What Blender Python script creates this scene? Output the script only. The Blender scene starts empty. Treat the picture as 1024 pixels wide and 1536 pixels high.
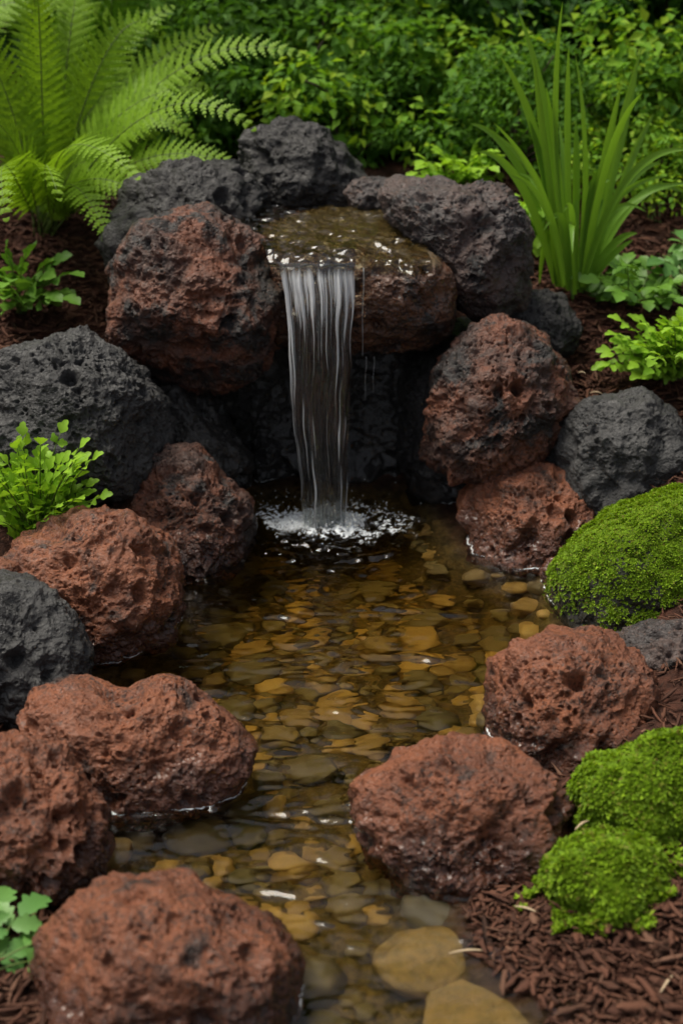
import bpy, bmesh, math, random
import numpy as np
from mathutils import Vector, Matrix
from mathutils.bvhtree import BVHTree

S = bpy.context.scene
COL = S.collection
rng = np.random.default_rng(7)
random.seed(7)
R = math.radians

# ------------------------------------------------------------------ camera
CAM_H, PITCH, FOC = 1.2, R(25.0), 2133.0
cam_d = bpy.data.cameras.new("camera")
cam = bpy.data.objects.new("camera", cam_d)
COL.objects.link(cam)
cam.location = (0, 0, CAM_H)
cam.rotation_euler = (R(90) - PITCH, 0, 0)
cam_d.sensor_fit = 'VERTICAL'
cam_d.sensor_height = 36.0
cam_d.lens = 50.0
cam_d.clip_start = 0.05
cam_d.clip_end = 400
cam_d.dof.use_dof = True
cam_d.dof.focus_distance = 2.28
cam_d.dof.aperture_fstop = 3.4
S.camera = cam

# ------------------------------------------------------------------ light
SUN_EL, SUN_AZ = R(67), R(-68)          # azimuth measured from +Y towards +X
w = bpy.data.worlds.new("World")
S.world = w
w.use_nodes = True
nt = w.node_tree
sky = nt.nodes.new("ShaderNodeTexSky")
sky.sky_type = 'NISHITA'
sky.sun_disc = False
sky.sun_elevation = SUN_EL
sky.sun_rotation = SUN_AZ
sky.air_density = 1.0
sky.dust_density = 4.0
sky.ozone_density = 0.6
bg = nt.nodes["Background"]
hs = nt.nodes.new("ShaderNodeHueSaturation")      # thin overcast: a paler sky
hs.inputs["Saturation"].default_value = 0.35
nt.links.new(sky.outputs[0], hs.inputs["Color"])
nt.links.new(hs.outputs[0], bg.inputs[0])
bg.inputs[1].default_value = 0.05
sun_d = bpy.data.lights.new("sun", 'SUN')
sun_d.energy = 1.5
sun_d.angle = R(30)
sun_d.color = (1.0, 0.935, 0.80)
sun = bpy.data.objects.new("sun", sun_d)
COL.objects.link(sun)
sd = Vector((math.sin(SUN_AZ) * math.cos(SUN_EL), math.cos(SUN_AZ) * math.cos(SUN_EL), math.sin(SUN_EL)))
sun.rotation_euler = sd.to_track_quat('Z', 'Y').to_euler()
sun.location = sd * 20

S.view_settings.view_transform = 'Standard'
S.view_settings.look = 'None'
S.view_settings.exposure = 1.6
S.view_settings.gamma = 1
S.cycles.use_denoising = True
S.cycles.max_bounces = 10
S.cycles.transparent_max_bounces = 12
S.cycles.transmission_bounces = 8
S.cycles.caustics_refractive = True
S.cycles.caustics_reflective = False
S.cycles.blur_glossy = 0.5
S.cycles.sample_clamp_indirect = 6.0

# ------------------------------------------------------------------ geometry helpers
FWD = np.array((0, math.cos(PITCH), -math.sin(PITCH)))
UPV = np.array((0, math.sin(PITCH), math.cos(PITCH)))
RGT = np.array((1.0, 0, 0))
CAM = np.array((0, 0, CAM_H))

def ray(px, py):
    return FWD + RGT * ((px - 512) / FOC) - UPV * ((py - 768) / FOC)
def atY(px, py, Y):
    d = ray(px, py)
    return CAM + d * (Y / d[1])
def atZ(px, py, z=0.0):
    d = ray(px, py)
    return CAM + d * ((z - CAM_H) / d[2])
def mpp(p):                             # metres per photo pixel at a point
    return float(np.dot(np.asarray(p) - CAM, FWD)) / FOC

# ---- noise
_perm = np.random.default_rng(11).permutation(256)
_perm = np.concatenate([_perm, _perm, _perm])
_grad = np.random.default_rng(12).normal(size=(256, 3))
_grad /= np.linalg.norm(_grad, axis=1)[:, None]
_rnd = np.random.default_rng(13).random((256, 4))
def _hash(i, j, k):
    return _perm[_perm[_perm[i & 255] + (j & 255)] + (k & 255)]
def perlin(p, seed=0):
    p = np.asarray(p, float) + seed * 17.31
    i = np.floor(p).astype(np.int64)
    f = p - i
    u = f * f * f * (f * (f * 6 - 15) + 10)
    out = 0
    for a in (0, 1):
        for b in (0, 1):
            for c in (0, 1):
                g = _grad[_hash(i[:, 0] + a, i[:, 1] + b, i[:, 2] + c)]
                d = (g * (f - np.array((a, b, c)))).sum(1)
                wt = (u[:, 0] if a else 1 - u[:, 0]) * (u[:, 1] if b else 1 - u[:, 1]) * (u[:, 2] if c else 1 - u[:, 2])
                out = out + d * wt
    return out * 1.5
def fbm(p, octv=4, seed=0, gain=0.5):
    a, s, o = 1.0, 0, 0
    p = np.asarray(p, float)
    for k in range(octv):
        o = o + a * perlin(p * 2.03 ** k, seed + k)
        s += a
        a *= gain
    return o / s
def worley(p, seed=0):
    p = np.asarray(p, float) + seed * 9.7
    i = np.floor(p).astype(np.int64)
    f = p - i
    best = np.full(len(p), 9.0)
    rid = np.zeros(len(p))
    for a in (-1, 0, 1):
        for b in (-1, 0, 1):
            for c in (-1, 0, 1):
                h = _rnd[_hash(i[:, 0] + a, i[:, 1] + b, i[:, 2] + c)]
                d = np.sqrt(((h[:, :3] + np.array((a, b, c)) - f) ** 2).sum(1))
                m = d < best
                best = np.where(m, d, best)
                rid = np.where(m, h[:, 3], rid)
    return best, rid
def sstep(a, b, x):
    t = np.clip((x - a) / (b - a), 0, 1)
    return t * t * (3 - 2 * t)

# ---- objects
def mesh_from(name, verts, faces, mats=(), smooth=True, attrs=None, mat_idx=None):
    """verts (N,3); faces an (M,k) array or a list of lists"""
    me = bpy.data.meshes.new(name)
    verts = np.asarray(verts, np.float32)
    if isinstance(faces, np.ndarray):
        k = faces.shape[1]
        starts = np.arange(0, faces.size, k, dtype=np.int32)
        loops = faces.astype(np.int32).ravel()
    else:
        ln = np.array([len(f) for f in faces], np.int32)
        starts = np.concatenate([[0], np.cumsum(ln)[:-1]]).astype(np.int32)
        loops = np.concatenate([np.asarray(f, np.int32) for f in faces])
    me.vertices.add(len(verts))
    me.vertices.foreach_set("co", verts.ravel())
    me.loops.add(len(loops))
    me.loops.foreach_set("vertex_index", loops)
    me.polygons.add(len(starts))
    me.polygons.foreach_set("loop_start", starts)
    if smooth:
        me.polygons.foreach_set("use_smooth", np.ones(len(starts), bool))
    for m in mats:
        me.materials.append(m)
    if mat_idx is not None:
        me.polygons.foreach_set("material_index", np.asarray(mat_idx, np.int32))
    me.update(calc_edges=True)
    me.validate()
    if attrs:
        for k, v in attrs.items():
            at = me.attributes.new(k, 'FLOAT', 'POINT')
            at.data.foreach_set("value", np.asarray(v, np.float32))
    return me
def put(name, me, parent=None, loc=None):
    o = bpy.data.objects.new(name, me)
    COL.objects.link(o)
    if parent is not None:
        o.parent = parent
    if loc is not None:
        o.location = [float(c) for c in loc]
    return o
def empty(name, loc):
    o = bpy.data.objects.new(name, None)
    o.empty_display_size = 0.05
    COL.objects.link(o)
    o.location = [float(c) for c in loc]
    return o
def tag(o, label=None, cat=None, group=None, kind=None):
    if label: o["label"] = label
    if cat: o["category"] = cat
    if group: o["group"] = group
    if kind: o["kind"] = kind
    return o

class Geo:
    """collects polygons of one mesh"""
    def __init__(self):
        self.v, self.f, self.n = [], [], 0
    def add(self, v, f):
        self.v.append(np.asarray(v, float))
        self.f.extend([[i + self.n for i in q] for q in f])
        self.n += len(v)
    def tube(self, pts, radii, k=6):
        pts = np.asarray(pts, float)
        n = len(pts)
        t = np.gradient(pts, axis=0)
        t /= np.linalg.norm(t, axis=1)[:, None] + 1e-9
        a = np.array((0.31, 0.2, 0.93)) if abs(t[0][2]) < 0.9 else np.array((1.0, 0, 0))
        vs = []
        for i in range(n):
            x = np.cross(t[i], a); x /= np.linalg.norm(x) + 1e-9
            y = np.cross(t[i], x)
            for j in range(k):
                an = 2 * math.pi * j / k
                vs.append(pts[i] + radii[i] * (math.cos(an) * x + math.sin(an) * y))
        fs = []
        for i in range(n - 1):
            for j in range(k):
                fs.append([i * k + j, i * k + (j + 1) % k, (i + 1) * k + (j + 1) % k, (i + 1) * k + j])
        fs.append(list(range(k))[::-1])
        fs.append([(n - 1) * k + j for j in range(k)])
        self.add(vs, fs)
    def mesh(self, name, mat, smooth=True):
        return mesh_from(name, np.concatenate(self.v), self.f, (mat,), smooth)

def nrm(v):
    v = np.asarray(v, float)
    return v / (np.linalg.norm(v) + 1e-12)
def bez(a, b, c, n):
    t = np.linspace(0, 1, n)[:, None]
    return (1 - t) ** 2 * np.asarray(a) + 2 * t * (1 - t) * np.asarray(b) + t * t * np.asarray(c)

_ico = {}
def ico(level):
    if level not in _ico:
        bm = bmesh.new()
        bmesh.ops.create_icosphere(bm, subdivisions=level, radius=1)
        v = np.array([q.co for q in bm.verts])
        f = np.array([[x.index for x in q.verts] for q in bm.faces])
        bm.free()
        v /= np.linalg.norm(v, axis=1)[:, None]
        _ico[level] = (v, f)
    return _ico[level]

# ------------------------------------------------------------------ materials
class NT:
    def __init__(self, name):
        self.m = bpy.data.materials.new(name)
        self.m.use_nodes = True
        self.t = self.m.node_tree
        self.b = self.t.nodes["Principled BSDF"]
        self.out = self.t.nodes["Material Output"]
        self._tc = None
    def n(self, typ, **kw):
        x = self.t.nodes.new(typ)
        for k, v in kw.items():
            setattr(x, k, v)
        return x
    def l(self, a, b):
        self.t.links.new(a, b)
    def coord(self, offset=True):
        if self._tc is None:
            tc = self.n("ShaderNodeTexCoord")
            if offset:
                oi = self.n("ShaderNodeObjectInfo")
                mu = self.n("ShaderNodeMath", operation='MULTIPLY'); mu.inputs[1].default_value = 57.0
                self.l(oi.outputs["Random"], mu.inputs[0])
                va = self.n("ShaderNodeVectorMath", operation='ADD')
                self.l(tc.outputs["Object"], va.inputs[0]); self.l(mu.outputs[0], va.inputs[1])
                self._tc = va.outputs[0]
            else:
                self._tc = tc.outputs["Object"]
        return self._tc
    def noise(self, scale, detail=4, rough=0.55, dist=0.0, vec=None):
        x = self.n("ShaderNodeTexNoise")
        x.inputs["Scale"].default_value = scale
        x.inputs["Detail"].default_value = detail
        x.inputs["Roughness"].default_value = rough
        x.inputs["Distortion"].default_value = dist
        self.l(vec if vec is not None else self.coord(), x.inputs["Vector"])
        return x.outputs["Fac"]
    def ramp(self, src, lo, hi, a=0.0, b=1.0):
        x = self.n("ShaderNodeMapRange", interpolation_type='SMOOTHSTEP')
        for k, v in zip(("From Min", "From Max", "To Min", "To Max"), (lo, hi, a, b)):
            x.inputs[k].default_value = v
        self.l(src, x.inputs["Value"])
        return x.outputs[0]
    def mix(self, fac, a, b, mode='MIX'):
        x = self.n("ShaderNodeMix", data_type='RGBA', blend_type=mode)
        for v, i in ((fac, 0), (a, 6), (b, 7)):
            if isinstance(v, (int, float)):
                x.inputs[i].default_value = v
            elif isinstance(v, tuple):
                x.inputs[i].default_value = (*v, 1)
            else:
                self.l(v, x.inputs[i])
        return x.outputs[2]
    def math(self, op, a, b=None):
        x = self.n("ShaderNodeMath", operation=op)
        for v, i in ((a, 0), (b, 1)):
            if v is None: continue
            if isinstance(v, (int, float)): x.inputs[i].default_value = v
            else: self.l(v, x.inputs[i])
        return x.outputs[0]
    def bump(self, h, strength, dist, prev=None):
        x = self.n("ShaderNodeBump")
        x.inputs["Strength"].default_value = strength
        x.inputs["Distance"].default_value = dist
        self.l(h, x.inputs["Height"])
        if prev is not None: self.l(prev, x.inputs["Normal"])
        return x.outputs[0]

def h1n(q):
    return q.bump(q.noise(40, 3, 0.5), 0.35, 0.008)

def rock_mat(name, base, alt, dark, patch=(0.50, 0.62), patch_scale=16, rough=0.52, spec=0.45, wet=0.12, speck=(0.36, 0.17, 0.105)):
    q = NT(name)
    c = q.coord()
    col = q.mix(q.ramp(q.noise(11, 5, 0.6), 0.36, 0.66), base, alt)
    col = q.mix(q.ramp(q.noise(patch_scale, 7, 0.68, 0.6), *patch), col, dark)
    col = q.mix(q.math('MULTIPLY', q.ramp(q.noise(95, 5, 0.75), 0.54, 0.70), 0.45), col, speck)
    dens = q.ramp(q.noise(7, 4, 0.6), 0.36, 0.62, 0.15, 0.85)
    col = q.mix(q.math('MULTIPLY', q.ramp(q.noise(95, 6, 0.8, 1.0), 0.50, 0.57), dens), col, dark)
    # wet band at the waterline
    g = q.n("ShaderNodeNewGeometry")
    sx = q.n("ShaderNodeSeparateXYZ"); q.l(g.outputs["Position"], sx.inputs[0])
    z = q.math('ADD', sx.outputs[2], q.math('MULTIPLY', q.noise(14, 3), -0.06))
    wetf = q.ramp(z, 0.010, 0.060, 1.0, wet)
    col = q.mix(wetf, col, q.mix(1.0, col, (0.42, 0.40, 0.40), 'MULTIPLY'))
    q.l(col, q.b.inputs["Base Color"])
    q.l(q.math('MULTIPLY', wetf, 0.75), q.b.inputs["Coat Weight"]); q.b.inputs["Coat Roughness"].default_value = 0.12; q.b.inputs["Coat IOR"].default_value = 1.33
    q.l(h1n(q), q.b.inputs["Coat Normal"])
    rg = q.n("ShaderNodeMapRange"); q.l(wetf, rg.inputs[0])
    rg.inputs[3].default_value = rough; rg.inputs[4].default_value = 0.22
    q.l(rg.outputs[0], q.b.inputs["Roughness"])
    q.b.inputs["Specular IOR Level"].default_value = spec
    h1 = q.bump(q.noise(55, 7, 0.7), 0.9, 0.012)
    vo = q.n("ShaderNodeTexVoronoi"); vo.inputs["Scale"].default_value = 130; q.l(c, vo.inputs["Vector"])
    h2 = q.bump(q.ramp(vo.outputs["Distance"], 0.0, 0.45), 0.8, 0.0035, h1)
    h3 = q.bump(q.noise(330, 5, 0.7), 0.8, 0.0028, h2)
    q.l(h3, q.b.inputs["Normal"])
    return q.m

M = {}
M['red'] = rock_mat("red_lava", (0.275, 0.091, 0.039), (0.175, 0.058, 0.027), (0.036, 0.021, 0.016), (0.53, 0.68))
M['red_dark'] = rock_mat("red_black_lava", (0.20, 0.066, 0.031), (0.070, 0.036, 0.027), (0.020, 0.016, 0.015), (0.47, 0.60), 12)
M['grey_red'] = rock_mat("grey_red_lava", (0.105, 0.068, 0.058), (0.065, 0.055, 0.053), (0.022, 0.020, 0.020), (0.50, 0.64), 14)
M['grey'] = rock_mat("grey_basalt", (0.058, 0.056, 0.055), (0.037, 0.036, 0.0355), (0.019, 0.0185, 0.0185), (0.53, 0.66), 14, speck=(0.16, 0.155, 0.15))
M['black'] = rock_mat("black_basalt", (0.033, 0.030, 0.029), (0.022, 0.020, 0.0195), (0.012, 0.011, 0.011), (0.52, 0.66), 14, speck=(0.10, 0.09, 0.09))
M['cave'] = rock_mat("wet_black_basalt", (0.045, 0.041, 0.038), (0.030, 0.027, 0.025), (0.014, 0.013, 0.012), (0.5, 0.64), 14, rough=0.45, wet=0.6, speck=(0.05, 0.045, 0.04))
def add_algae(m):
    t = m.node_tree
    b = t.nodes["Principled BSDF"]
    src = b.inputs["Base Color"].links[0].from_socket
    tc = t.nodes.new("ShaderNodeTexCoord"); sp_ = t.nodes.new("ShaderNodeSeparateXYZ"); t.links.new(tc.outputs["Object"], sp_.inputs[0])
    nz = t.nodes.new("ShaderNodeTexNoise"); nz.inputs["Scale"].default_value = 30; nz.inputs["Detail"].default_value = 5; t.links.new(tc.outputs["Object"], nz.inputs["Vector"])
    ad = t.nodes.new("ShaderNodeMath"); ad.operation = 'MULTIPLY_ADD'; ad.inputs[1].default_value = 0.05
    t.links.new(nz.outputs["Fac"], ad.inputs[0]); t.links.new(sp_.outputs[2], ad.inputs[2])
    mr = t.nodes.new("ShaderNodeMapRange"); mr.inputs[1].default_value = 0.10; mr.inputs[2].default_value = 0.135; t.links.new(ad.outputs[0], mr.inputs[0])
    mx = t.nodes.new("ShaderNodeMix"); mx.data_type = 'RGBA'; mx.inputs[7].default_value = (0.13, 0.10, 0.040, 1)
    t.links.new(mr.outputs[0], mx.inputs[0]); t.links.new(src, mx.inputs[6]); t.links.new(mx.outputs[2], b.inputs["Base Color"])
    return m
M['slab'] = add_algae(rock_mat("wet_brown_lava", (0.22, 0.080, 0.027), (0.10, 0.046, 0.018), (0.016, 0.011, 0.009), (0.50, 0.64), 12, wet=0.9, spec=0.6))
M['boulder'] = rock_mat("mossy_grey_stone", (0.085, 0.078, 0.066), (0.045, 0.050, 0.030), (0.022, 0.024, 0.016), (0.50, 0.62), 16)

def pebble_mat():
    q = NT("river_pebble")
    oi = q.n("ShaderNodeObjectInfo")
    cr = q.n("ShaderNodeValToRGB")
    e = cr.color_ramp.elements
    e[0].position, e[0].color = 0.0, (0.07, 0.055, 0.028, 1)
    e[1].position, e[1].color = 1.0, (0.38, 0.235, 0.07, 1)
    for p, c in ((0.25, (0.15, 0.105, 0.045, 1)), (0.5, (0.09, 0.07, 0.036, 1)), (0.75, (0.26, 0.155, 0.048, 1))):
        x = e.new(p); x.color = c
    q.l(oi.outputs["Random"], cr.inputs[0])
    col = q.mix(q.math('MULTIPLY', q.ramp(q.noise(35, 5, 0.65), 0.45, 0.7), 0.6), cr.outputs[0], (0.10, 0.08, 0.045))
    col = q.mix(q.math('MULTIPLY', q.ramp(q.noise(190, 3, 0.7), 0.55, 0.75), 0.35), col, (0.45, 0.36, 0.2))
    q.l(col, q.b.inputs["Base Color"])
    q.b.inputs["Roughness"].default_value = 0.5
    q.l(q.bump(q.noise(90, 4), 0.35, 0.004), q.b.inputs["Normal"])
    return q.m
M['pebble'] = pebble_mat()
def amber_mat():
    q = NT("amber_stone")
    col = q.mix(q.ramp(q.noise(5, 5, 0.65), 0.35, 0.7), (0.24, 0.145, 0.032), (0.165, 0.105, 0.026))
    col = q.mix(q.math('MULTIPLY', q.ramp(q.noise(40, 4, 0.7), 0.52, 0.72), 0.25), col, (0.11, 0.07, 0.025))
    q.l(col, q.b.inputs["Base Color"]); q.b.inputs["Roughness"].default_value = 0.5
    q.l(q.bump(q.noise(12, 5, 0.6), 0.4, 0.05), q.b.inputs["Normal"])
    return q.m
M['amber'] = amber_mat()

def ground_mat():
    q = NT("mulch_ground")
    c = q.coord(False)
    col = q.mix(q.ramp(q.noise(28, 6, 0.7), 0.35, 0.7), (0.030, 0.014, 0.010), (0.085, 0.034, 0.022))
    g = q.n("ShaderNodeNewGeometry")
    sx = q.n("ShaderNodeSeparateXYZ"); q.l(g.outputs["Position"], sx.inputs[0])
    bed = q.ramp(sx.outputs[2], -0.035, 0.004, 1.0, 0.0)
    bedc = q.mix(q.ramp(q.noise(38, 5, 0.7), 0.35, 0.65), (0.065, 0.047, 0.022), (0.17, 0.115, 0.045))
    q.l(q.mix(bed, col, bedc), q.b.inputs["Base Color"])
    q.b.inputs["Roughness"].default_value = 0.9
    q.b.inputs["Specular IOR Level"].default_value = 0.15
    q.l(q.bump(q.noise(70, 6, 0.7), 1.0, 0.012), q.b.inputs["Normal"])
    return q.m
M['ground'] = ground_mat()

def island_mat(name, cols, rough=0.6, spec=0.3, transl=0.0, bump=0.0, tcol=None):
    """colour picked per loose piece (leaf, chip, sprig)"""
    q = NT(name)
    g = q.n("ShaderNodeNewGeometry")
    cr = q.n("ShaderNodeValToRGB")
    e = cr.color_ramp.elements
    e[0].position, e[0].color = 0.0, (*cols[0], 1)
    e[1].position, e[1].color = 1.0, (*cols[-1], 1)
    for i, c in enumerate(cols[1:-1]):
        x = e.new((i + 1) / (len(cols) - 1)); x.color = (*c, 1)
    q.l(g.outputs["Random Per Island"], cr.inputs[0])
    col = q.mix(q.math('MULTIPLY', q.noise(6, 3), 0.35), cr.outputs[0], q.mix(1.0, cr.outputs[0], (0.45, 0.55, 0.4), 'MULTIPLY'))
    q.l(col, q.b.inputs["Base Color"])
    q.b.inputs["Roughness"].default_value = rough
    q.b.inputs["Specular IOR Level"].default_value = spec
    if bump:
        q.l(q.bump(q.noise(160, 3), bump, 0.003), q.b.inputs["Normal"])
    if transl:
        tr = q.n("ShaderNodeBsdfTranslucent")
        q.l(q.mix(1.0, col, tcol or (1.2, 1.15, 0.6), 'MULTIPLY'), tr.inputs[0])
        mx = q.n("ShaderNodeMixShader"); mx.inputs[0].default_value = transl
        q.l(q.b.outputs[0], mx.inputs[1]); q.l(tr.outputs[0], mx.inputs[2])
        q.l(mx.outputs[0], q.out.inputs[0])
    return q.m
M['mulch'] = island_mat("bark_chip", [(0.035, 0.016, 0.010), (0.09, 0.036, 0.022), (0.115, 0.046, 0.028), (0.055, 0.022, 0.014), (0.11, 0.045, 0.027), (0.06, 0.025, 0.016), (0.13, 0.055, 0.034), (0.045, 0.019, 0.012), (0.17, 0.085, 0.055)], 0.8, 0.2, bump=0.6)
M['twig'] = island_mat("dry_straw", [(0.42, 0.29, 0.17), (0.52, 0.40, 0.27)], 0.7)
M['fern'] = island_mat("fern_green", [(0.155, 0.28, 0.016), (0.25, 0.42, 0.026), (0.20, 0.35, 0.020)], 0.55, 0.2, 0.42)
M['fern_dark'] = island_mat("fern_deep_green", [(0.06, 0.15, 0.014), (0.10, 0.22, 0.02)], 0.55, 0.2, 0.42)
M['stalk'] = island_mat("green_stalk", [(0.09, 0.14, 0.03), (0.12, 0.17, 0.035)], 0.5)
M['blade'] = island_mat("blade_green", [(0.125, 0.26, 0.024), (0.205, 0.39, 0.038)], 0.42, 0.4, 0.38)
M['lime'] = island_mat("lime_leaf", [(0.17, 0.34, 0.024), (0.33, 0.56, 0.045), (0.25, 0.45, 0.032)], 0.5, 0.25, 0.4)
M['herb'] = island_mat("herb_leaf", [(0.08, 0.19, 0.022), (0.16, 0.33, 0.038), (0.12, 0.26, 0.03)], 0.45, 0.35, 0.3)
M['cool'] = island_mat("cool_leaf", [(0.10, 0.24, 0.055), (0.17, 0.34, 0.08)], 0.45, 0.35, 0.3)
M['moss'] = island_mat("moss_green", [(0.08, 0.145, 0.008), (0.185, 0.30, 0.012), (0.135, 0.23, 0.010), (0.115, 0.19, 0.009), (0.195, 0.33, 0.013), (0.21, 0.35, 0.014), (0.30, 0.46, 0.022), (0.16, 0.12, 0.03)], 0.65, 0.2, 0.35)
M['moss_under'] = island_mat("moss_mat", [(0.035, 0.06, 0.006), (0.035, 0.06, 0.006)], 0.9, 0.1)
M['bush_a'] = island_mat("bush_leaf_mid", [(0.045, 0.125, 0.014), (0.11, 0.245, 0.026), (0.075, 0.18, 0.019)], 0.6, 0.15, 0.45)
M['bush_b'] = island_mat("bush_leaf_yellow", [(0.10, 0.24, 0.018), (0.19, 0.37, 0.03), (0.28, 0.40, 0.022)], 0.6, 0.15, 0.45)
M['bush_c'] = island_mat("bush_leaf_dark", [(0.016, 0.058, 0.009), (0.048, 0.125, 0.017), (0.030, 0.09, 0.012)], 0.6, 0.15, 0.45)
M['bark'] = island_mat("brown_bark", [(0.06, 0.045, 0.032), (0.07, 0.05, 0.035)], 0.85, bump=0.8)

def water_mat():
    q = NT("pond_water")
    q.t.nodes.remove(q.b)
    gl = q.n("ShaderNodeBsdfGlass"); gl.inputs["IOR"].default_value = 1.333; gl.inputs["Roughness"].default_value = 0.0
    at = q.n("ShaderNodeAttribute"); at.attribute_name = "foam_glint"  # froth at the splash, plus the painted glint line along the rocks
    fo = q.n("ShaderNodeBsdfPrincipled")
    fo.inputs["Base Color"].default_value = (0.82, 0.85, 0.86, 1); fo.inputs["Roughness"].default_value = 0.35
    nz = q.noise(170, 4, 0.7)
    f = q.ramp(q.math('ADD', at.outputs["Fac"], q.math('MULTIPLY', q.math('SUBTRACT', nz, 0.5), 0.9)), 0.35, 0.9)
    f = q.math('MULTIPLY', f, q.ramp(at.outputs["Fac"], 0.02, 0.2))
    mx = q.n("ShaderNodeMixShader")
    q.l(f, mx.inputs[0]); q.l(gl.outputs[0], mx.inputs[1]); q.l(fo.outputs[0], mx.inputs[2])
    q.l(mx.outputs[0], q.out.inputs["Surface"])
    nb = q.bump(q.noise(60, 2), 0.05, 0.004)
    q.l(nb, gl.inputs["Normal"])
    va = q.n("ShaderNodeVolumeAbsorption")
    va.inputs["Color"].default_value = (0.80, 0.70, 0.20, 1)
    va.inputs["Density"].default_value = 7.5
    q.l(va.outputs[0], q.out.inputs["Volume"])
    return q.m
M['water'] = water_mat()

def sheet_mat(name="falling_water"):
    q = NT(name)
    q.t.nodes.remove(q.b)
    tr = q.n("ShaderNodeBsdfTransparent"); tr.inputs[0].default_value = (0.93, 0.95, 0.95, 1)
    gs = q.n("ShaderNodeBsdfGlossy"); gs.inputs["Roughness"].default_value = 0.05
    fr = q.n("ShaderNodeFresnel"); fr.inputs["IOR"].default_value = 1.45
    m1 = q.n("ShaderNodeMixShader")
    q.l(fr.outputs[0], m1.inputs[0]); q.l(tr.outputs[0], m1.inputs[1]); q.l(gs.outputs[0], m1.inputs[2])
    at = q.n("ShaderNodeAttribute"); at.attribute_name = "foam_glint"
    fo = q.n("ShaderNodeBsdfPrincipled")
    fo.inputs["Base Color"].default_value = (0.93, 0.95, 0.97, 1); fo.inputs["Roughness"].default_value = 0.25
    tl = q.n("ShaderNodeBsdfTranslucent"); tl.inputs[0].default_value = (0.97, 0.98, 0.99, 1)
    m2 = q.n("ShaderNodeMixShader"); m2.inputs[0].default_value = 0.5
    q.l(fo.outputs[0], m2.inputs[1]); q.l(tl.outputs[0], m2.inputs[2])
    m3 = q.n("ShaderNodeMixShader")
    q.l(at.outputs["Fac"], m3.inputs[0]); q.l(m1.outputs[0], m3.inputs[1]); q.l(m2.outputs[0], m3.inputs[2])
    q.l(m3.outputs[0], q.out.inputs["Surface"])
    return q.m
M['sheet'] = sheet_mat()
def drop_mat():
    q = NT("water_drop")
    q.b.inputs["Base Color"].default_value = (0.85, 0.88, 0.9, 1)
    q.b.inputs["Roughness"].default_value = 0.1
    q.b.inputs["Transmission Weight"].default_value = 0.55
    q.b.inputs["IOR"].default_value = 1.33
    return q.m
M['drop'] = drop_mat()

# ------------------------------------------------------------------ ground
POND_PX = [(360, 722), (640, 722), (705, 815), (860, 850), (870, 950), (800, 1090), (780, 1160), (770, 1275), (715, 1352),
           (712, 1385), (740, 1440), (860, 1536), (980, 1700), (980, 2300), (300, 2300), (150, 1900), (110, 1500), (70, 1300), (60, 1200),
           (60, 1010), (180, 870), (250, 800), (330, 740)]
POND = np.array([atZ(*p)[:2] for p in POND_PX])
def pond_sd(x, y):
    """signed distance to the pond outline, negative inside"""
    p = np.stack([np.ravel(x), np.ravel(y)], 1)
    d = np.full(len(p), 1e9)
    ins = np.zeros(len(p), bool)
    for i in range(len(POND)):
        a, b = POND[i], POND[(i + 1) % len(POND)]
        e = b - a
        t = np.clip(((p - a) @ e) / (e @ e), 0, 1)
        d = np.minimum(d, np.linalg.norm(p - a - t[:, None] * e, axis=1))
        c = ((a[1] > p[:, 1]) != (b[1] > p[:, 1]))
        xi = a[0] + (p[:, 1] - a[1]) / (e[1] if abs(e[1]) > 1e-9 else 1e-9) * e[0]
        ins ^= c & (p[:, 0] < xi)
    return np.where(ins, -d, d).reshape(np.shape(x))
def ground_z(x, y, detail=True):
    x = np.asarray(x, float); y = np.asarray(y, float)
    d = pond_sd(x, y)
    base = np.interp(y, [0, 1.25, 1.6, 1.9, 2.3, 2.7, 3.0, 3.5, 4.5, 8, 60], [0.03, .035, .05, .07, .12, .19, .31, .47, .52, .60, .8])
    depth = np.interp(y, [0.8, 1.25, 1.45, 1.8, 2.2, 2.6, 2.8], [.055, .07, .09, .115, .155, .20, .22])
    z = np.where(d > 0, -0.006 + base * sstep(0, 0.22, d) + 0.10 * np.clip(d, 0, 0.2), -0.006 - depth * sstep(0, 0.16, -d))
    if detail:
        p = np.stack([np.ravel(x), np.ravel(y), np.zeros(x.size)], 1)
        z = z + (fbm(p * 5, 4, 3) * 0.022 * (np.ravel(d) > -0.05) * sstep(0, .1, np.abs(np.ravel(d)))).reshape(x.shape)
    return z
def grid_faces(nx, ny):
    i = np.arange(nx * ny).reshape(ny, nx)
    return np.stack([i[:-1, :-1].ravel(), i[:-1, 1:].ravel(), i[1:, 1:].ravel(), i[1:, :-1].ravel()], 1)
xs = np.concatenate([np.linspace(-60, -3, 20)[:-1], np.linspace(-3, -1, 40)[:-1], np.linspace(-1, 1.2, 221)[:-1], np.linspace(1.2, 3, 40)[:-1], np.linspace(3, 60, 20)])
ys = np.concatenate([np.linspace(-40, 0.5, 20)[:-1], np.linspace(0.5, 3.6, 311)[:-1], np.linspace(3.6, 7, 60)[:-1], np.linspace(7, 80, 30)])
gx, gy = np.meshgrid(xs, ys)
ground = put("ground", mesh_from("ground", np.stack([gx.ravel(), gy.ravel(), ground_z(gx, gy).ravel()], 1), grid_faces(len(xs), len(ys)), (M['ground'],)))
tag(ground, "brown mulched garden soil sloping down into the pond bed", kind="structure")

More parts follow.
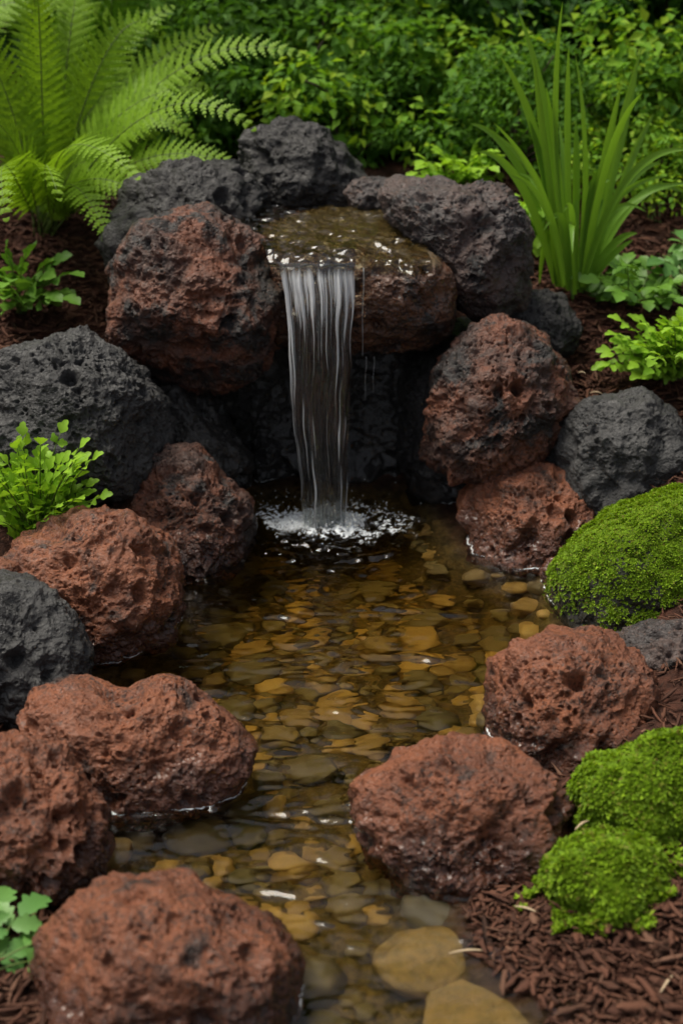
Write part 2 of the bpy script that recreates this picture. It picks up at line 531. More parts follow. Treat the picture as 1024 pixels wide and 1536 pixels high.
# ------------------------------------------------------------------ rocks
ROCKS = []      # (centre, mean radius) for packing the pebbles
CONTACT = []    # (verts, faces) of the rocks that touch the water
def outline_radius(poly, c):
    P = np.array(poly, float)
    n = len(P)
    pts = []
    for i in range(n):                  # Catmull-Rom
        p0, p1, p2, p3 = P[i - 1], P[i], P[(i + 1) % n], P[(i + 2) % n]
        for t in np.linspace(0, 1, 12, endpoint=False):
            pts.append(0.5 * ((2 * p1) + (p2 - p0) * t + (2 * p0 - 5 * p1 + 4 * p2 - p3) * t * t + (3 * p1 - p0 - 3 * p2 + p3) * t ** 3))
    d = np.array(pts) - c
    th = np.arctan2(-d[:, 1], d[:, 0])
    r = np.hypot(d[:, 0], d[:, 1])
    o = np.argsort(th)
    th, r = th[o], r[o]
    return np.concatenate([th - 2 * math.pi, th, th + 2 * math.pi]), np.concatenate([r, r, r])
def roughen(pc, Rm, seed, rough, pits, lump):
    """lava surface: broken faces, lumps, ridges, grain and gas holes"""
    rs = np.random.default_rng(seed * 31 + 5)
    pc = pc * 1.025
    for _ in range(int(11 * min(1.0, lump))):
        n_ = rs.normal(size=3); n_ /= np.linalg.norm(n_)
        h_ = pc @ n_
        o_ = h_.max() * (0.80 + 0.12 * rs.random())
        pc = pc - np.clip(h_ - o_, 0, None)[:, None] * n_ * 0.70
    q = pc / Rm
    lum = fbm(q * 1.6, 3, seed) * 0.13 * lump
    fw, _ = worley(q * 1.7, seed + 5)
    fw2, _ = worley(q * 3.4, seed + 15)
    lum = lum - (fw - 0.55) * 0.17 * lump - (fw2 - 0.5) * 0.075 * lump
    rid = (0.28 - np.abs(perlin(q * 3.6, seed + 1))) * 0.075 + (0.25 - np.abs(perlin(q * 8.5, seed + 2))) * 0.032 * (0.35 + 0.9 * sstep(-0.2, 0.3, perlin(q * 1.9, seed + 31)))
    rid = rid * (0.5 + 0.5 * lump)
    fin = fbm(pc * 42, 5, seed + 3, 0.60) * 0.0110 * (0.45 + 0.8 * sstep(-0.25, 0.3, perlin(q * 2.4, seed + 33)))
    msk = sstep(-0.25, 0.3, fbm(q * 2.2, 2, seed + 9))
    wp = pc + 0.006 * np.stack([perlin(pc * 40, seed + 21), perlin(pc * 40, seed + 22), perlin(pc * 40, seed + 23)], 1)
    w1, id1 = worley(wp * 30, seed + 4)
    w2, id2 = worley(wp * 88, seed + 6)
    w3, id3 = worley(wp * 16, seed + 8)
    pit = -sstep(0.38, 0.20, w1) * (id1 > 0.42) * 0.012 * msk - sstep(0.42, 0.18, w2) * (id2 > 0.25) * 0.0062 * (0.4 + 0.6 * msk)
    pit = pit - sstep(0.36, 0.10, w3) * (id3 > 0.6) * 0.022
    dr = (lum + rid) * Rm + fin * rough + pit * pits * min(1.0, Rm / 0.12)
    nd = pc / (np.linalg.norm(pc, axis=1)[:, None] + 1e-9)
    return pc + nd * dr[:, None]
def rock(label, mat, poly, Y, depth=0.9, level=7, seed=1, rough=1.0, pits=1.0, lump=1.0, touch=False, name="lava_rock", group=None, power=2.35, keep=False):
    P = np.array(poly, float)
    c_px = (P.min(0) + P.max(0)) / 2
    c = atY(c_px[0], c_px[1], Y)
    m = mpp(c)
    th, rr = outline_radius(poly, c_px)
    d, f = ico(level)
    rho = np.hypot(d[:, 0], d[:, 1])
    ang = np.arctan2(d[:, 1], d[:, 0])
    r0 = np.interp(ang, th, rr) * m
    Rm = float(np.mean(rr) * m)
    cz = np.abs(d[:, 2])
    # blockier than an ellipsoid: superquadric profile
    k = (rho ** power + cz ** power) ** (-1 / power)
    u = rho * k * r0
    pc = np.stack([u * np.cos(ang), u * np.sin(ang), d[:, 2] * k * Rm * depth], 1)
    pc = roughen(pc, Rm, seed, rough, pits, lump)
    wv = pc[:, :1] * RGT + pc[:, 1:2] * UPV - pc[:, 2:3] * FWD
    me = mesh_from(name, wv, f, (M[mat],))
    o = put(name, me, None, c)
    tag(o, label, "boulder" if "boulder" in name else "rock", group)
    ROCKS.append((c, Rm))
    if touch:
        dv, df = wv + c, f
        band = np.abs(dv[:, 2]) < 0.03
        ff = df[band[df].any(1)]
        CONTACT.append((dv, ff))
    if keep:
        return o, wv, f, c
    return o

# --- round the top of the fall
rock("jagged near-black rock standing tallest, behind the stream above the waterfall", 'black',
     [(356, 240), (380, 200), (430, 190), (490, 200), (530, 240), (553, 275), (545, 330), (450, 345), (370, 320)], 3.12, seed=3, rough=1.3, lump=1.2)
rock("long low black rock between the fern and the stream above the waterfall", 'black',
     [(168, 340), (205, 275), (270, 253), (350, 252), (400, 285), (408, 330), (370, 400), (250, 430), (170, 420)], 2.92, seed=4, depth=0.75, rough=1.2)
rock("big round red-topped rock with a black underside, left shoulder of the waterfall", 'red_dark',
     [(170, 440), (185, 380), (240, 325), (300, 320), (370, 352), (412, 395), (425, 470), (412, 540), (330, 580), (230, 560), (180, 510)], 2.67, level=8, seed=5, depth=0.95, rough=1.15)
rock("largest grey-brown pitted rock, leaning over the wet ledge beside the grass", 'grey_red',
     [(566, 300), (590, 270), (650, 266), (730, 282), (790, 320), (808, 370), (800, 430), (750, 475), (690, 465), (640, 405), (585, 350)], 2.80, level=8, seed=6, depth=0.8, rough=1.2)
rock("small pale-edged grey rock wedged at the back corner of the stream", 'grey_red',
     [(520, 290), (540, 272), (580, 268), (612, 275), (615, 310), (580, 330), (530, 325)], 2.99, seed=7)
# the ledge the water runs over
LEDGE = []
def ledge_stone():
    d, f = ico(8)
    c = np.array((0.030, 2.80, 0.405))
    hs = np.array((0.190, 0.205, 0.112))
    pw = 5.0
    k = (np.abs(d) ** pw).sum(1) ** (-1 / pw)
    v = d * k[:, None] * hs
    # the front leans back under the lip and the right-hand shoulder is rounded off
    low_ = sstep(0.0, -0.11, v[:, 2])
    v[:, 1] += (v[:, 1] < 0) * low_ * 0.05
    v[:, 2] -= sstep(0.09, 0.20, v[:, 0]) * sstep(0.0, 0.1, v[:, 2]) * 0.030
    r = roughen(v, 0.17, 8, 0.8, 0.6, 0.55)
    top_ = sstep(0.06, 0.10, v[:, 2]) * sstep(0.15, 0.10, v[:, 0])
    r[:, 2] = r[:, 2] * (1 - top_) + top_ * np.minimum(r[:, 2], 0.112)
    o = put("ledge_stone", mesh_from("ledge_stone", r, f, (M['slab'],)), None, c)
    LEDGE.extend([r + c, f])
    tag(o, "wet brown ledge stone with a rounded shoulder under the falling water", "rock")
ledge_stone()
# --- dark rocks of the cave
rock("soot-black rock deep in the cave, left of the falling water", 'cave',
     [(365, 620), (390, 580), (430, 570), (470, 600), (475, 740), (430, 800), (370, 780)], 2.86, seed=9, touch=True)
rock("soot-black wet rock deep in the cave, right of the falling water", 'cave',
     [(490, 600), (540, 575), (610, 585), (640, 640), (640, 760), (560, 800), (500, 770)], 2.90, seed=10, touch=True)
rock("black wall rock filling the back of the cave under the ledge", 'cave',
     [(340, 520), (420, 480), (560, 480), (680, 500), (690, 640), (600, 740), (440, 740), (350, 690)], 2.86, seed=11, depth=0.35)
rock("shadowed black rock between the big grey rock and the cave", 'cave',
     [(205, 560), (250, 545), (310, 580), (345, 640), (375, 700), (340, 790), (250, 790), (215, 690)], 2.66, seed=12, touch=True)
rock("dark rock tucked under the left shoulder rock beside the big grey one", 'cave',
     [(165, 540), (200, 505), (250, 530), (300, 580), (290, 640), (220, 660), (170, 620)], 2.72, seed=13)
rock("tall damp black rock standing behind the round pitted red rock", 'black',
     [(612, 560), (640, 498), (690, 472), (745, 490), (760, 560), (740, 720), (680, 790), (620, 760), (605, 650)], 2.78, seed=14, touch=True)
# --- right bank
rock("small charcoal rock lying on the mulch below the tall grass", 'black',
     [(722, 480), (750, 450), (800, 436), (845, 445), (870, 490), (858, 535), (800, 580), (735, 560)], 2.84, seed=15)
rock("round red-brown rock with one deep round hole, beside the cave", 'red_dark',
     [(640, 610), (668, 535), (722, 484), (790, 495), (840, 545), (852, 610), (825, 680), (780, 720), (700, 735), (645, 690)], 2.58, level=8, seed=16, rough=1.3, pits=1.6)
rock("smooth slate-grey rock on the mulch above the mossy boulder", 'grey',
     [(815, 660), (860, 605), (930, 588), (1000, 625), (1050, 690), (1040, 770), (950, 790), (850, 770)], 2.52, level=8, seed=17, rough=0.8, pits=0.6)
rock("small brick-red rock at the water's edge under the round pitted one", 'red',
     [(692, 780), (720, 725), (790, 702), (860, 708), (912, 755), (905, 825), (845, 890), (760, 895), (700, 850)], 2.46, level=8, seed=18, touch=True)
rock("tiny reddish stone poking out beside the mossy boulder", 'red',
     [(808, 858), (822, 842), (845, 845), (850, 880), (825, 890)], 2.27, level=6, seed=19, touch=True)
mossy, mv, mf, mc = rock("large grey boulder capped with bright green moss on the pond edge", 'boulder',
     [(832, 885), (850, 828), (895, 782), (958, 752), (1035, 740), (1108, 790), (1118, 910), (1045, 1010), (935, 1000), (858, 960)], 2.20, level=8, seed=20, rough=0.6, pits=0.4, lump=0.5, touch=True, name="mossy_boulder", keep=True)
rock("red rock with a peaked top between the mossy boulder and the moss cushions", 'red',
     [(730, 1060), (745, 995), (800, 955), (880, 946), (950, 985), (990, 1040), (980, 1100), (940, 1160), (860, 1200), (790, 1180), (740, 1120)], 1.80, level=8, seed=21, touch=True)
rock("dull red and slate rock half hidden behind the peaked red rock", 'grey_red',
     [(925, 985), (955, 940), (1010, 925), (1090, 950), (1100, 1060), (1020, 1120), (940, 1090)], 1.93, seed=22)
rock("wide red rock with a small round hole, nearest the moss cushions", 'red',
     [(530, 1220), (550, 1165), (620, 1120), (700, 1108), (790, 1130), (850, 1180), (872, 1240), (840, 1290), (760, 1345), (680, 1385), (600, 1360), (545, 1290)], 1.55, level=8, seed=23, touch=True, rough=1.1)
# --- left bank
rock("huge round charcoal rock on the bank above the bright green herb", 'grey',
     [(-30, 600), (0, 530), (60, 492), (140, 505), (210, 555), (250, 620), (245, 690), (200, 740), (110, 760), (20, 740), (-30, 690)], 2.46, level=8, seed=24, rough=1.3, pits=1.3, lump=0.7)
rock("red-black rock at the waterline between the cave and the square red rock", 'red_dark',
     [(165, 780), (195, 715), (245, 665), (310, 680), (355, 735), (380, 790), (370, 850), (320, 905), (240, 910), (180, 860)], 2.43, level=8, seed=25, touch=True, rough=1.2)
rock("square-shouldered bright red rock below the bright green herb", 'red',
     [(8, 850), (35, 800), (110, 775), (170, 768), (235, 795), (262, 850), (268, 920), (235, 985), (150, 1035), (60, 1010), (20, 940)], 2.12, level=8, seed=26, touch=True, power=2.6)
rock("slate-grey rock cut by the photo's edge, above the twin-humped red rock", 'grey',
     [(-90, 930), (-40, 875), (30, 868), (95, 905), (133, 965), (135, 1040), (90, 1090), (0, 1110), (-90, 1080)], 1.90, level=8, seed=27, rough=0.8, pits=0.6)
rock("sliver of red rock showing over the top of the slate-grey rock", 'red',
     [(-60, 880), (-30, 845), (10, 842), (40, 870), (30, 920), (-30, 930)], 2.02, seed=28)
rock("twin-humped red rock lying lengthwise in the shallows", 'red',
     [(36, 1080), (60, 1035), (130, 1022), (190, 1036), (250, 1018), (305, 1040), (350, 1085), (384, 1140), (370, 1190), (290, 1250), (190, 1270), (100, 1230), (50, 1150)], 1.70, level=8, seed=29, touch=True, depth=0.7, lump=0.5)
rock("craggy red rock at the photo's edge with pits down its side", 'red',
     [(-80, 1200), (-40, 1130), (40, 1103), (90, 1125), (125, 1180), (158, 1235), (150, 1310), (100, 1370), (0, 1385), (-80, 1330)], 1.50, level=8, seed=30, rough=1.3, pits=1.4)
rock("broad smooth pinkish-red rock closest to the camera, front of the pond", 'red',
     [(62, 1412), (95, 1360), (172, 1325), (288, 1328), (368, 1368), (430, 1420), (452, 1472), (428, 1535), (340, 1595), (200, 1605), (112, 1555), (70, 1482)], 1.27, level=8, seed=31, rough=0.8, pits=0.7, lump=0.7, touch=True)

# ------------------------------------------------------------------ pebbles on the bed
peb_meshes = []
for k in range(10):
    d, f = ico(5)
    e = np.array((1.0, 0.66 + 0.3 * rng.random(), 0.52 + 0.16 * rng.random()))
    pw = 2.3
    s = (np.abs(d) ** pw).sum(1) ** (-1 / pw)
    v = d * s[:, None]
    v = v * (1 + fbm(v * 0.9, 2, 40 + k)[:, None] * 0.20) * e
    peb_meshes.append(mesh_from("pebble", v, f, (M['pebble'],)))
taken = []
def pebble_at(x, y, r, label, group, z=None, mesh=None, rz=None, name="pebble"):
    o = put(name, mesh or peb_meshes[int(rng.integers(10))])
    gz = float(ground_z(np.array([x]), np.array([y]), False)[0])
    o.location = (x, y, min(gz + r * 0.22, -0.014 - 0.55 * r) if z is None else z)
    o.rotation_euler = (rng.normal() * 0.12, rng.normal() * 0.12, rng.random() * 6.28 if rz is None else rz)
    o.scale = (r, r, r * (0.8 + 0.4 * rng.random()))
    tag(o, label, "pebble", group)
    taken.append((x, y, r))
    return o
def flat_stone(label, px, py, sx_, sy_, z, k):
    p = atZ(px, py, -0.015)
    me = peb_meshes[k].copy(); me.name = "flat_stone"; me.materials[0] = M['amber']
    o = pebble_at(p[0], p[1], max(sx_, sy_) * 1.15, label, None, z, me, 0.3 * k, "flat_stone")
    o.scale = (sx_, sy_, 0.045); o.rotation_euler = (0.03, 0.02, 0.3 * k)
flat_stone("round flat amber stone just under the water beside the mulch", 637, 1436, 0.060, 0.072, -0.034, 2)
flat_stone("big flat olive stone under shallow water at the photo's bottom edge", 742, 1540, 0.098, 0.11, -0.036, 5)
EXPL = [(332, 930, 54), (335, 966, 76), (402, 897, 44), (412, 919, 34), (563, 987, 70), (640, 940, 70), (632, 1040, 64), (705, 942, 38), (600, 1078, 70), (380, 1020, 80),
        (400, 1075, 44), (745, 985, 50), (690, 1010, 44), (437, 1332, 78), (515, 1355, 54), (370, 1280, 64), (655, 1100, 66), (470, 1180, 90), (230, 1258, 56), (415, 1240, 60)]
def region(x, y):
    if y > 2.25: return "the splash of the waterfall"
    if y > 1.88: return "the dark middle of the pond" if x < 0.12 else "the mossy boulder"
    if y > 1.62: return "the peaked red rock" if x > 0.12 else ("the twin-humped red rock" if x < -0.05 else "the open centre of the pond")
    if y > 1.4: return "the wide holed red rock" if x > 0.0 else "the twin-humped red rock's near side"
    return "the broad red rock" if x < -0.02 else "the round flat amber stone"
def in_rock(x, y, r):
    for c, Rm in ROCKS:
        if math.hypot(x - c[0], y - c[1]) < Rm * 0.62 + r * 0.2 and abs(c[2]) < Rm: return True
    return False
for px, py, w_ in EXPL:
    p = atZ(px, py, -0.09)
    r = w_ * 0.5 * mpp(p)
    reg = region(p[0], p[1])
    pebble_at(p[0], p[1], r, "pale amber river pebble lying in clear water by " + reg, "amber pebbles by " + reg)
SIZES = [(0.046, 0.034, 14), (0.034, 0.024, 80), (0.024, 0.014, 185)]
for hi, lo, count in SIZES:
    made = tries = 0
    while made < count and tries < 9000:
        tries += 1
        y = 1.12 + rng.random() * 1.45
        x = -0.5 + rng.random() * 1.1
        r = lo + rng.random() * (hi - lo)
        if abs(x) > (0.26 * math.hypot(y, CAM_H)) or pond_sd(np.array([x]), np.array([y]))[0] > -0.045: continue
        if in_rock(x, y, r): continue
        if any((x - a) ** 2 + (y - b) ** 2 < (0.76 * (r + c)) ** 2 for a, b, c in taken): continue
        reg = region(x, y)
        size = "palm-sized" if lo > 0.035 else ("egg-sized" if lo > 0.026 else "small")
        pebble_at(x, y, r, f"{size} brown river pebble on the pond bed by {reg}", f"{size} pebbles by {reg}")
        made += 1

# ------------------------------------------------------------------ pond water
x0, x1, y0, y1 = -0.66, 0.80, 0.55, 2.95
yb = np.concatenate([np.linspace(y0, 1.15, 60)[:-1], np.linspace(1.15, y1, 600)])
xb = np.linspace(x0, x1, 470)
wx, wy = np.meshgrid(xb, yb)
fx, fy = wx.ravel(), wy.ravel()
SPL = atZ(490, 783)
dist = np.hypot((fx - SPL[0]), (fy - SPL[1]))
z2 = np.zeros(len(fx))
P2 = np.stack([fx * 11, fy * 21, z2], 1)
amp = 0.0029 + 0.0060 * np.exp(-(np.abs(fx - 0.0) / 0.20) ** 2) * sstep(1.05, 1.5, fy) + 0.0013 * np.exp(-((fy - 1.35) / 0.25) ** 2)
wz = fbm(P2 + fbm(P2 * 0.6, 2, 3)[:, None] * 0.7, 3, 1, 0.5) * amp
wz += fbm(np.stack([fx * 42, fy * 70, z2], 1), 2, 5) * amp * 0.16
wz += np.sin(dist * 2 * math.pi / 0.052 + fbm(np.stack([fx * 9, fy * 9, z2], 1), 2, 8) * 4) * 0.0038 * np.exp(-dist / 0.22)
wz += np.abs(fbm(np.stack([fx * 55, fy * 60, z2], 1), 4, 9, 0.6)) * 0.016 * np.exp(-(dist / 0.115) ** 2)
wz += fbm(np.stack([fx * 38, fy * 45, z2], 1), 3, 19, 0.6) * 0.009 * np.exp(-(dist / 0.20) ** 2)
wz += 0.016 * np.exp(-(dist / 0.04) ** 2)
dd = np.hypot((fx - SPL[0] + 0.016) * 0.50, (fy - SPL[1] + 0.005))
tur = fbm(np.stack([fx * 48, fy * 75, z2], 1), 4, 21, 0.6)
foam_glint = 1.5 * np.exp(-(dd / 0.043) ** 2) + sstep(0.62, 0.95, 1 - np.abs(tur) * 2.2) * (0.95 - 0.45 * sstep(0.05, 0.13, dd)) * np.exp(-(dd / 0.165) ** 4) * sstep(-0.2, 0.15, fbm(np.stack([fx * 16, fy * 22, z2], 1), 2, 77))
# water creeping up the rocks where it meets them
cv, cf, off = [], [], 0
for v, f in CONTACT:
    u, inv = np.unique(f, return_inverse=True)
    cv.append(v[u]); cf.append(inv.reshape(f.shape) + off); off += len(u)
bvh = BVHTree.FromPolygons([tuple(p) for p in np.concatenate(cv)], [tuple(int(i) for i in p) for p in np.concatenate(cf)])
con = np.full(len(fx), 1.0)
for i in range(len(fx)):
    h = bvh.find_nearest((fx[i], fy[i], 0.001), 0.022)
    if h[0] is not None: con[i] = h[3]
wz += 0.0034 * np.exp(-con / 0.0045)
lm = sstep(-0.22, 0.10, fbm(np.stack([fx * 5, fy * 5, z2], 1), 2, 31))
foam_glint = np.maximum(foam_glint, lm * np.exp(-(con / 0.0024) ** 2) * 0.85)  # white line at the rocks paints the sky's reflection in the meniscus
ny_, nx_ = wx.shape
top = np.stack([fx, fy, wz], 1)
edge = np.concatenate([np.arange(nx_), np.arange(1, ny_) * nx_ + nx_ - 1, (ny_ - 1) * nx_ + np.arange(nx_ - 2, -1, -1), np.arange(ny_ - 2, 0, -1) * nx_])
low = top[edge].copy(); low[:, 2] = -0.6
nt_ = len(top)
tf = grid_faces(nx_, ny_)
ne = len(edge)
ei = np.arange(ne)
sk = np.stack([edge, nt_ + ei, nt_ + (ei + 1) % ne, edge[(ei + 1) % ne]], 1)
faces = [list(q) for q in tf] + [list(q) for q in sk] + [list(range(nt_, nt_ + ne))[::-1]]
water = put("water", mesh_from("water", np.concatenate([top, low]), faces, (M['water'],), True, {"foam_glint": np.concatenate([foam_glint, np.zeros(ne)])}))
tag(water, "clear amber pond water rippling out from the splash", kind="structure")

# ------------------------------------------------------------------ waterfall
LIP_Z = 0.525
wf = empty("waterfall", (SPL[0], SPL[1], 0))
tag(wf, "narrow veil of white water falling from the ledge into the pond", "waterfall")
# stream on the ledge
nu, nv = 190, 150
U, V = np.meshgrid(np.linspace(0, 1, nu), np.linspace(0, 1, nv))
bl, br = atZ(335, 308, LIP_Z), atZ(612, 308, LIP_Z)
fl, fr_ = atZ(408, 384, LIP_Z), atZ(655, 384, LIP_Z)
A = bl + U[..., None] * (br - bl)
B = fl + U[..., None] * (fr_ - fl)
sp = A + V[..., None] * (B - A)
sx_, sy_ = sp[..., 0].ravel(), sp[..., 1].ravel()
# past the veil the film bends down over the shoulder of the ledge
lipY = fl[1]
sz = np.full(sx_.shape, LIP_Z)
sz += fbm(np.stack([sx_ * 20, sy_ * 34, sx_ * 0], 1), 3, 51, 0.55) * 0.0105
sz += fbm(np.stack([sx_ * 60, sy_ * 90, sx_ * 0], 1), 2, 53) * 0.0016
rbv = BVHTree.FromPolygons([tuple(q_) for q_ in LEDGE[0]], [tuple(int(i_) for i_ in q_) for q_ in LEDGE[1]])
film = sstep(atZ(530, 384, LIP_Z)[0], atZ(575, 384, LIP_Z)[0], sx_) * sstep(0.30, 0.75, V.ravel())
hz = np.array([(lambda h_: h_[0][2] if h_[0] is not None else 0.40)(rbv.ray_cast((sx_[i], sy_[i], 0.7), (0, 0, -1))) for i in range(len(sx_))])
sz = sz * (1 - film) + film * np.minimum(sz, hz + 0.0022 + 0.25 * (sz - LIP_Z))
keepv = (hz > LIP_Z - 0.05) | (film < 0.02)
lipn = fbm(np.stack([sx_ * 26, sx_ * 0, sx_ * 0], 1), 3, 55)
curl = sstep(0.80, 1.0, V.ravel()) * (1 - film)
sy_ = sy_ - sstep(0.85, 1.0, V.ravel()) * (1 - film) * (0.004 + 0.005 * lipn)
sz = sz - curl ** 2 * 0.022 + lipn * 0.0018 * curl
sm = NT("stream_water")
sm.b.inputs["Base Color"].default_value = (0.55, 0.45, 0.22, 1)
sm.b.inputs["Roughness"].default_value = 0.02
sm.b.inputs["IOR"].default_value = 1.333
sm.b.inputs["Transmission Weight"].default_value = 1.0
M['stream'] = sm.m
put("ledge_stream", mesh_from("ledge_stream", np.stack([sx_, sy_, sz], 1) - np.array(wf.location), grid_faces(nu, nv)[keepv[grid_faces(nu, nv)].all(1)][:, ::-1], (M['stream'],)), wf)
# veil
nu, nv = 320, 300
U, V = np.meshgrid(np.linspace(0, 1, nu), np.linspace(0, 1, nv))
yy = [380, 388, 400, 440, 520, 600, 700, 790]
lx = [408, 413, 420, 428, 433, 438, 447, 455]
rx = [536, 534, 533, 531, 527, 524, 520, 518]
pyv = 380 + V * 410
# heights: follow z, with the sheet thrown slightly forward
topz, Ylip = LIP_Z - 0.010, lipY + 0.010
fall = V
zz = topz * (1 - fall) - 0.004
throw = 0.068 * np.clip(fall, 0, 1) ** 0.62
Yv = Ylip - throw
# pixel row of each height, to take the measured width there
pyr = 768 - FOC * np.tan(np.arctan2(zz - CAM_H, Yv) + PITCH)
L = np.interp(pyr, yy, lx) + 3.0 * perlin(np.stack([V.ravel() * 7, V.ravel() * 0 + 3.3, V.ravel() * 0], 1), 5).reshape(V.shape)
Rr = np.interp(pyr, yy, rx) + 3.0 * perlin(np.stack([V.ravel() * 8, V.ravel() * 0 + 7.7, V.ravel() * 0], 1), 6).reshape(V.shape)
depth_ = Yv * math.cos(PITCH) - (zz - CAM_H) * math.sin(PITCH)
Xv = ((L + U * (Rr - L)) - 512) / FOC * depth_
uu, vv = U.ravel(), V.ravel()
wob = fbm(np.stack([uu * 3.0, vv * 2.6, uu * 0], 1), 3, 61) * 1.5
st1 = perlin(np.stack([uu * 13 + wob, vv * 1.3, uu * 0], 1), 62)
st2 = perlin(np.stack([uu * 31 + wob * 2, vv * 2.4, uu * 0], 1), 63)
st3 = perlin(np.stack([uu * 62 + wob * 3, vv * 4.4, uu * 0], 1), 64)
strand = 0.42 * st1 + 0.50 * st2 + 0.40 * st3
edgew = np.exp(-(uu / 0.10) ** 2) + np.exp(-((1 - uu) / 0.13) ** 2) + 0.35 * np.exp(-((uu - 0.22) / 0.05) ** 2)
lev = 0.02 + 0.74 * np.exp(-(vv / 0.22) ** 2) + 0.42 * edgew * (1 - 0.30 * vv) + 0.35 * sstep(0.90, 1.0, vv)
f_ = sstep(0.50, 0.78, strand * 1.25 + lev + 0.06)
f_ = np.clip(f_ * (0.98 - 0.18 * vv) + 0.02 + 0.02 * st2, 0, 0.96)
f_ *= sstep(0.012, 0.055, vv + 0.02 * st2)
bulge = (0.010 * st1 + 0.006 * st2 + 0.0025 * st3) * sstep(0.0, 0.1, vv)
front = np.stack([Xv.ravel(), Yv.ravel() - 0.004 - bulge - 0.010 * np.sin(math.pi * uu), zz.ravel()], 1)
back = front + np.array((0, 0.0035, 0))
n1 = len(front)
gf = grid_faces(nu, nv)
fcs = np.concatenate([gf[:, ::-1], gf + n1])
put("falling_veil", mesh_from("falling_veil", np.concatenate([front, back]) - np.array(wf.location), fcs, (M['sheet'],), True, {"foam_glint": np.concatenate([f_, f_ * 0.25])}), wf)
# stray trickles beside the veil
for (px, pa, pb, wd, Yt) in ((545, 402, 535, 2.4, 2.580), (549, 535, 600, 1.2, 2.60), (561, 535, 592, 1.0, 2.60)):
    a, b = atY(px, pa, Yt), atY(px - 2, pb, Yt)
    g = Geo()
    t = np.linspace(0, 1, 24)
    pts = a + t[:, None] * (b - a)
    pts[:, 0] += 0.0008 * np.sin(t * 9)
    g.tube(pts, [wd * 0.00042 * (1.1 - 0.8 * q_) * (1 + 0.35 * math.sin(q_ * 23 + px)) + 0.0002 for q_ in t], 6)
    me = g.mesh("trickle", M['sheet'])
    at_ = me.attributes.new("foam_glint", 'FLOAT', 'POINT')
    at_.data.foreach_set("value", np.full(len(me.vertices), 0.30, np.float32))
    put("trickle", me, wf).location = -wf.location
# splash
g = Geo()
d, f = ico(2)
fl_ = f.tolist()
for k in range(900):
    a = rng.random() * 6.283
    rad = abs(rng.normal()) * 0.034
    h = max(0.004, 0.046 * math.exp(-rad / 0.03) * rng.random() ** 1.4 + 0.006)
    r = 0.0009 + 0.0022 * rng.random() ** 2
    if rng.random() < 0.14:
        rad = 0.05 + rng.random() * 0.08; h = 0.006 + rng.random() * 0.05; r = 0.0006 + 0.0006 * rng.random()
    g.add(d * r * np.array((1, 1, 0.9 + rng.random() * 0.6)) + np.array((rad * 1.5 * math.cos(a), rad * math.sin(a) - 0.01, h)), fl_)
tag(put("splash_drop", g.mesh("splash_drop", M['drop']), wf), kind="stuff")

# ------------------------------------------------------------------ mulch chips
def chips(N, xr, yr, lmin, lmax, wmin, wmax):
    x = xr[0] + rng.random(N) * (xr[1] - xr[0])
    y = yr[0] + rng.random(N) * (yr[1] - yr[0])
    ok = pond_sd(x, y) > np.where((y < 1.5) & (x > 0), -0.022 + 0.024 * rng.random(N), 0.004)
    x, y = x[ok], y[ok]
    n = len(x)
    z = ground_z(x, y) + 0.002 + rng.random(n) * 0.010
    yaw = rng.random(n) * 6.283
    pit = rng.normal(size=n) * 0.22
    L_ = lmin + rng.random(n) ** 1.6 * (lmax - lmin)
    W_ = wmin + rng.random(n) * (wmax - wmin)
    dv = np.stack([np.cos(yaw) * np.cos(pit), np.sin(yaw) * np.cos(pit), np.sin(pit)], 1)
    sv = np.stack([-np.sin(yaw), np.cos(yaw), rng.normal(size=n) * 0.35], 1)
    nv_ = np.cross(dv, sv)
    bend = rng.normal(size=n) * 0.10
    curve = rng.normal(size=n) * 0.10
    twist = rng.normal(size=n) * 0.9
    c = np.stack([x, y, z], 1)
    rows = []
    for s in (-0.5, -0.25, 0.0, 0.25, 0.5):
        ctr = c + dv * (L_ * s)[:, None] + nv_ * (L_ * bend * (0.25 - s * s))[:, None] + sv * (L_ * curve * (0.25 - s * s))[:, None]
        end_ = 0.45 if abs(s) == 0.5 else 1.0
        hw = (W_ * 0.5 * end_ * (0.55 + 0.8 * rng.random(n)))[:, None]
        tw = (twist * s)[:, None]
        s2 = sv * np.cos(tw) + nv_ * np.sin(tw); n2 = nv_ * np.cos(tw) - sv * np.sin(tw)
        rows += [ctr - s2 * hw * (0.7 + 0.6 * rng.random(n))[:, None], ctr + n2 * np.minimum(hw * 0.45, 0.0016), ctr + s2 * hw]
    v = np.stack(rows, 1)               # n,15,3
    tmpl = []
    for k in range(4):
        a = 3 * k
        tmpl += [(a, a + 3, a + 4, a + 1), (a + 1, a + 4, a + 5, a + 2), (a + 2, a + 5, a + 3, a)]
    fa = (np.arange(n)[:, None, None] * 15 + np.array(tmpl)[None]).reshape(-1, 4)
    return v.reshape(-1, 3), fa
parts_ = [chips(2600, (0.08, 0.62), (1.05, 1.60), 0.012, 0.055, 0.004, 0.014), chips(7000, (0.08, 0.62), (1.05, 1.60), 0.004, 0.022, 0.0015, 0.005),
          chips(1500, (-0.62, -0.2), (1.0, 1.5), 0.012, 0.06, 0.003, 0.010),
          chips(2200, (0.3, 0.9), (1.6, 2.3), 0.012, 0.045, 0.002, 0.007),
          chips(11000, (0.28, 1.15), (2.3, 3.7), 0.014, 0.055, 0.003, 0.009),
          chips(1500, (-0.95, -0.35), (1.6, 2.4), 0.010, 0.040, 0.002, 0.006),
          chips(8000, (-1.2, -0.3), (2.4, 3.6), 0.014, 0.055, 0.003, 0.009)]
vs, fs, off = [], [], 0
for v, f in parts_:
    vs.append(v); fs.append(f + off); off += len(v)
